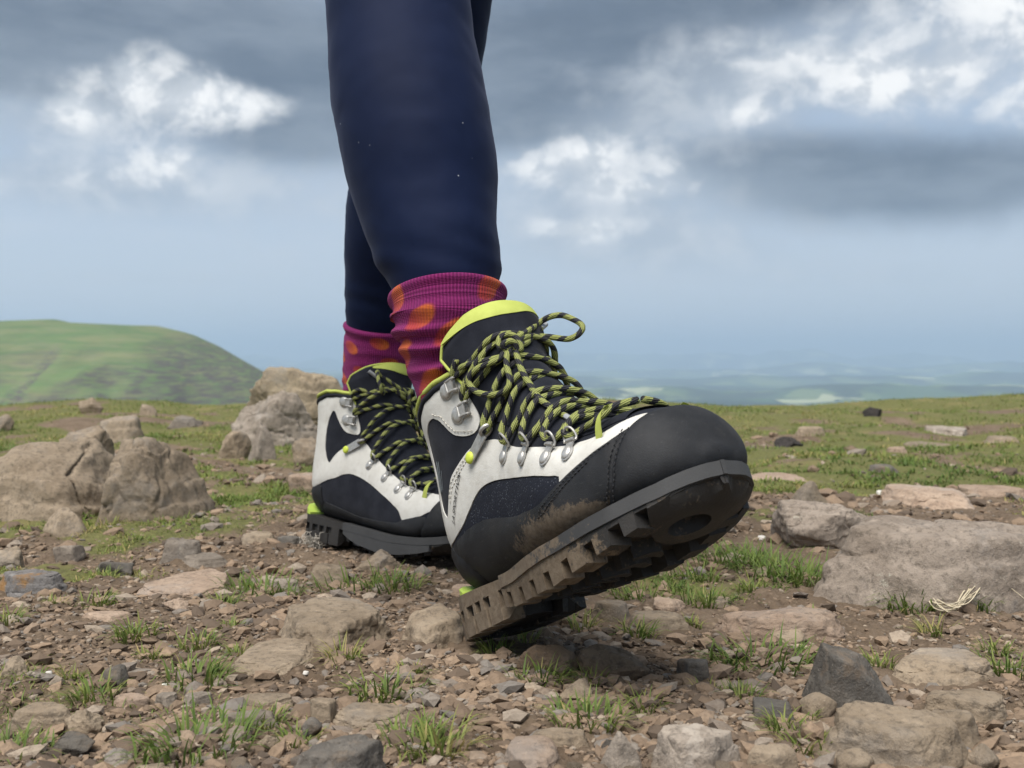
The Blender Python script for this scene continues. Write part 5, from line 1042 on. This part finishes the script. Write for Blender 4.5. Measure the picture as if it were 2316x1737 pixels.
def make_sock(rows, dots, seed, slump, label):
    """ribbed sock pulled over the leggings hem and slumped in folds"""
    rows = rows[::-1]; C = np.array([r[0] for r in rows]); L = np.r_[0, np.cumsum(np.linalg.norm(np.diff(C, axis=0), axis=1))]; n, nt = 120, 180; s = np.linspace(0, L[-1], n)
    C2 = np.stack([np.interp(s, L, C[:, k]) for k in range(3)], 1); rx = np.interp(s, L, [r[1] for r in rows]); ry = np.interp(s, L, [r[2] for r in rows]); T = np.gradient(C2, axis=0); T /= np.linalg.norm(T, axis=1)[:, None]; th = np.arange(nt+1)/nt*2*np.pi; V = []; uv = []; dot = []; warm = []
    for i in range(n):
        t_ = T[i]; a = np.array([1., 0, 0]); a = a-t_*np.dot(a, t_); a /= np.linalg.norm(a); b = np.cross(t_, a)
        k = s[i]; roll = .0020*np.exp(-((k-.004)/.0040)**2)-.0016*np.exp(-((k-.0135)/.0045)**2); if_in = np.clip((.0015-k)/.0015, 0, 1)*.0045
        fold = slump*(np.sin((k*1.0+.010*np.sin(th+.8)+.006*np.sin(2*th+seed))*2*np.pi/.017)*.5+.5)**1.6*np.clip((k-.014)/.02, 0, 1)*(.55+.45*np.sin(th*1.5+k*60+seed))
        rr_ = .0018+roll-if_in+fold; V.append(C2[i]+np.cos(th)[:, None]*a*(rx[i]+rr_)[:, None]+np.sin(th)[:, None]*b*(ry[i]+rr_)[:, None])
        uv.append(np.stack([th/(2*np.pi), np.full(nt+1, k)], 1)); x = th*rx[i]; d_ = np.zeros(nt+1); wm = np.zeros(nt+1)
        for (ang, ks, ra, rb, tilt) in dots:
            da = ((th-ang+np.pi) % (2*np.pi)-np.pi)*rx[i]; dk = k-ks; p = da*np.cos(tilt)+dk*np.sin(tilt); q = -da*np.sin(tilt)+dk*np.cos(tilt); e_ = np.sqrt((p/ra)**2+(q/rb)**2); f_ = np.clip((1.10-e_)/.24, 0, 1); d_ = np.maximum(d_, f_); wm = np.maximum(wm, f_*np.clip(.45-p/ra*.9, 0, 1))
        dot.append(d_); warm.append(wm)
    me = mesh('sock', np.concatenate(V), grid_faces(n, nt+1)); fattr(me, 'dot', np.concatenate(dot)); fattr(me, 'warm', np.concatenate(warm))
    Lr = me.uv_layers.new(name='uv'); idx = np.empty(len(me.loops), np.int32); me.loops.foreach_get('vertex_index', idx); Lr.data.foreach_set('uv', np.concatenate(uv).astype(np.float32)[idx].ravel())
    return obj('sock', me, M['sock'], person, label)
near_sock = [(r[0], r[1], r[2]) for r in leg_rows([(920, 960, 1050, .905, .9), (870, 938, 1072, .909, .85), (830, 922, 1090, .912, .85), (780, 908, 1115, .915, .92), (720, 893, 1138, .918, 1.0), (690, 889, 1139, .920, 1.02), (664, 886, 1138, .923, 1.04)])]
far_sock = [(r[0], r[1], r[2]) for r in leg_rows([(905, 780, 915, 1.458, 1.), (850, 779, 925, 1.452, 1.), (780, 781, 934, 1.440, 1.02), (735, 783, 938, 1.433, 1.05)])]
BACK = [(3.4, .03), (4.0, .06), (4.6, .028), (5.2, .058), (5.8, .03)]
def spots(l): return [(a_, k_, .0155+.0016*math.sin(j*2.3), .0082, .60+.2*math.sin(j*1.7)) for j, (a_, k_) in enumerate(l+BACK)]
NEAR_DOTS = spots([(2.04, .030), (1.44, .041), (.72, .007), (.15, .036), (2.0, .084), (1.42, .096), (2.75, .058), (.75, .066), (2.6, .012)])
FAR_DOTS = [(a_, k_, .0135, .0080, -.22) for a_, k_ in [(2.35, .026), (1.12, .040), (1.92, .056), (.5, .060), (2.75, .075), (.3, .02), (2.95, .045), (1.45, .014)]+BACK]
make_sock(near_sock, NEAR_DOTS, 1.3, .0058, 'magenta sock with orange spots slumped over the raised boot')
make_sock(far_sock, FAR_DOTS, 4.1, .0016, 'magenta sock with orange spots above the planted boot')

# ------------------------------------------------------------------ small finds on the ground
m, t = new_mat('dry_root'); t.put(t.b['Base Color'], t.mix(t.noise(t.pos, 200, 4), (.56, .50, .37), (.42, .35, .24))); t.put(t.b['Roughness'], .85); M['root'] = m
def ground_pt(px, py):
    pit = math.atan(48.5/2400); c, s = math.cos(pit), math.sin(pit); d = np.array([(px-1158)/2400, c+(868.5-py)/2400*s, -s+(868.5-py)/2400*c]); k = .3
    while k < 12:
        p = np.array([0, 0, CAM_H])+d*k
        if p[2] <= float(gz(p[:1], p[1:2], False)[0]): return p
        k *= 1.002
    return p
r2 = np.random.default_rng(5); parts = []
core = np.array([ground_pt(x_, y_)+[0, 0, h_] for x_, y_, h_ in ((2035, 1352, .004), (2080, 1365, .012), (2120, 1392, .012), (2160, 1405, .012), (2205, 1385, .020), (2250, 1362, .024), (2290, 1375, .020), (2330, 1395, .014))])
for k in range(15):
    a0, a1 = sorted(r2.choice(len(core), 2, replace=False)); a0 = min(a0, a1-2) if a1 > 2 else 0; a0 = max(a0, 2) if k > 3 else 0; a1 = max(a1, a0+3); P = core[a0:a1+1]+r2.normal(0, .0032, (len(core[a0:a1+1]), 3)); 
    if len(P) >= 3: parts.append(tube(spline(P, .004), r2.uniform(.0004, .0009), 5, r_fn=lambda q: 1-.7*abs(q-.35))[:2])
V, F = join(parts); tag(obj('dry_roots', mesh('dry_roots', V, F), M['root']), 'bundle of pale dry roots lying on the turf at the right edge', 'roots')
m, t = new_mat('sheep_wool'); t.put(t.b['Base Color'], t.mix(t.noise(t.pos, 90, 5), (.44, .41, .36), (.29, .26, .22))); t.put(t.b['Roughness'], .95); M['wool'] = m
wc = ground_pt(712, 1243)+[0, .01, .008]; parts = []
for k in range(90):
    a = r2.normal(0, 1, 3); a /= np.linalg.norm(a); c0 = wc+a*[.022, .012, .009]*r2.random(); P = [c0]
    for q in range(4): P.append(P[-1]+r2.normal(0, .0055, 3)*[1, 1, .7])
    parts.append(tube(spline(np.array(P), .003), .00045, 4)[:2])
V, F = join(parts); tag(obj('wool_tuft', mesh('wool_tuft', V, F), M['wool']), 'grey tuft of sheep wool caught on the ground at the far heel', 'wool')
m, t = new_mat('white_shell'); t.put(t.b['Base Color'], t.mix(t.noise(t.pos, 150, 4), (.66, .64, .60), (.48, .45, .40))); t.put(t.b['Roughness'], .6); M['shell'] = m
for px_, py_, w_, lab in ((372, 1563, .0062, 'small round white shell fragment right of the egg-shaped stone'), (692, 1524, .0060, 'small white chip in front of the thin low slab'), (110, 1533, .0060, 'white fragment beside the grey stone near the left edge'), (1722, 1225, .0170, 'white feathery scrap in the grass right of the toe'), (1990, 1118, .020, 'white scrap in the turf behind the great flat boulder')):
    p = ground_pt(px_, py_); P, Fc = make_stone('slab', w_, w_*.7, w_*.35, int(px_), 3, .2); o = obj('white_fragment', mesh('white_fragment', P, Fc), M['shell']); o.location = (p[0], p[1], gzp(p[0], p[1])+.0004); o.rotation_euler = (.1, .15, px_); tag(o, lab, 'fragment')
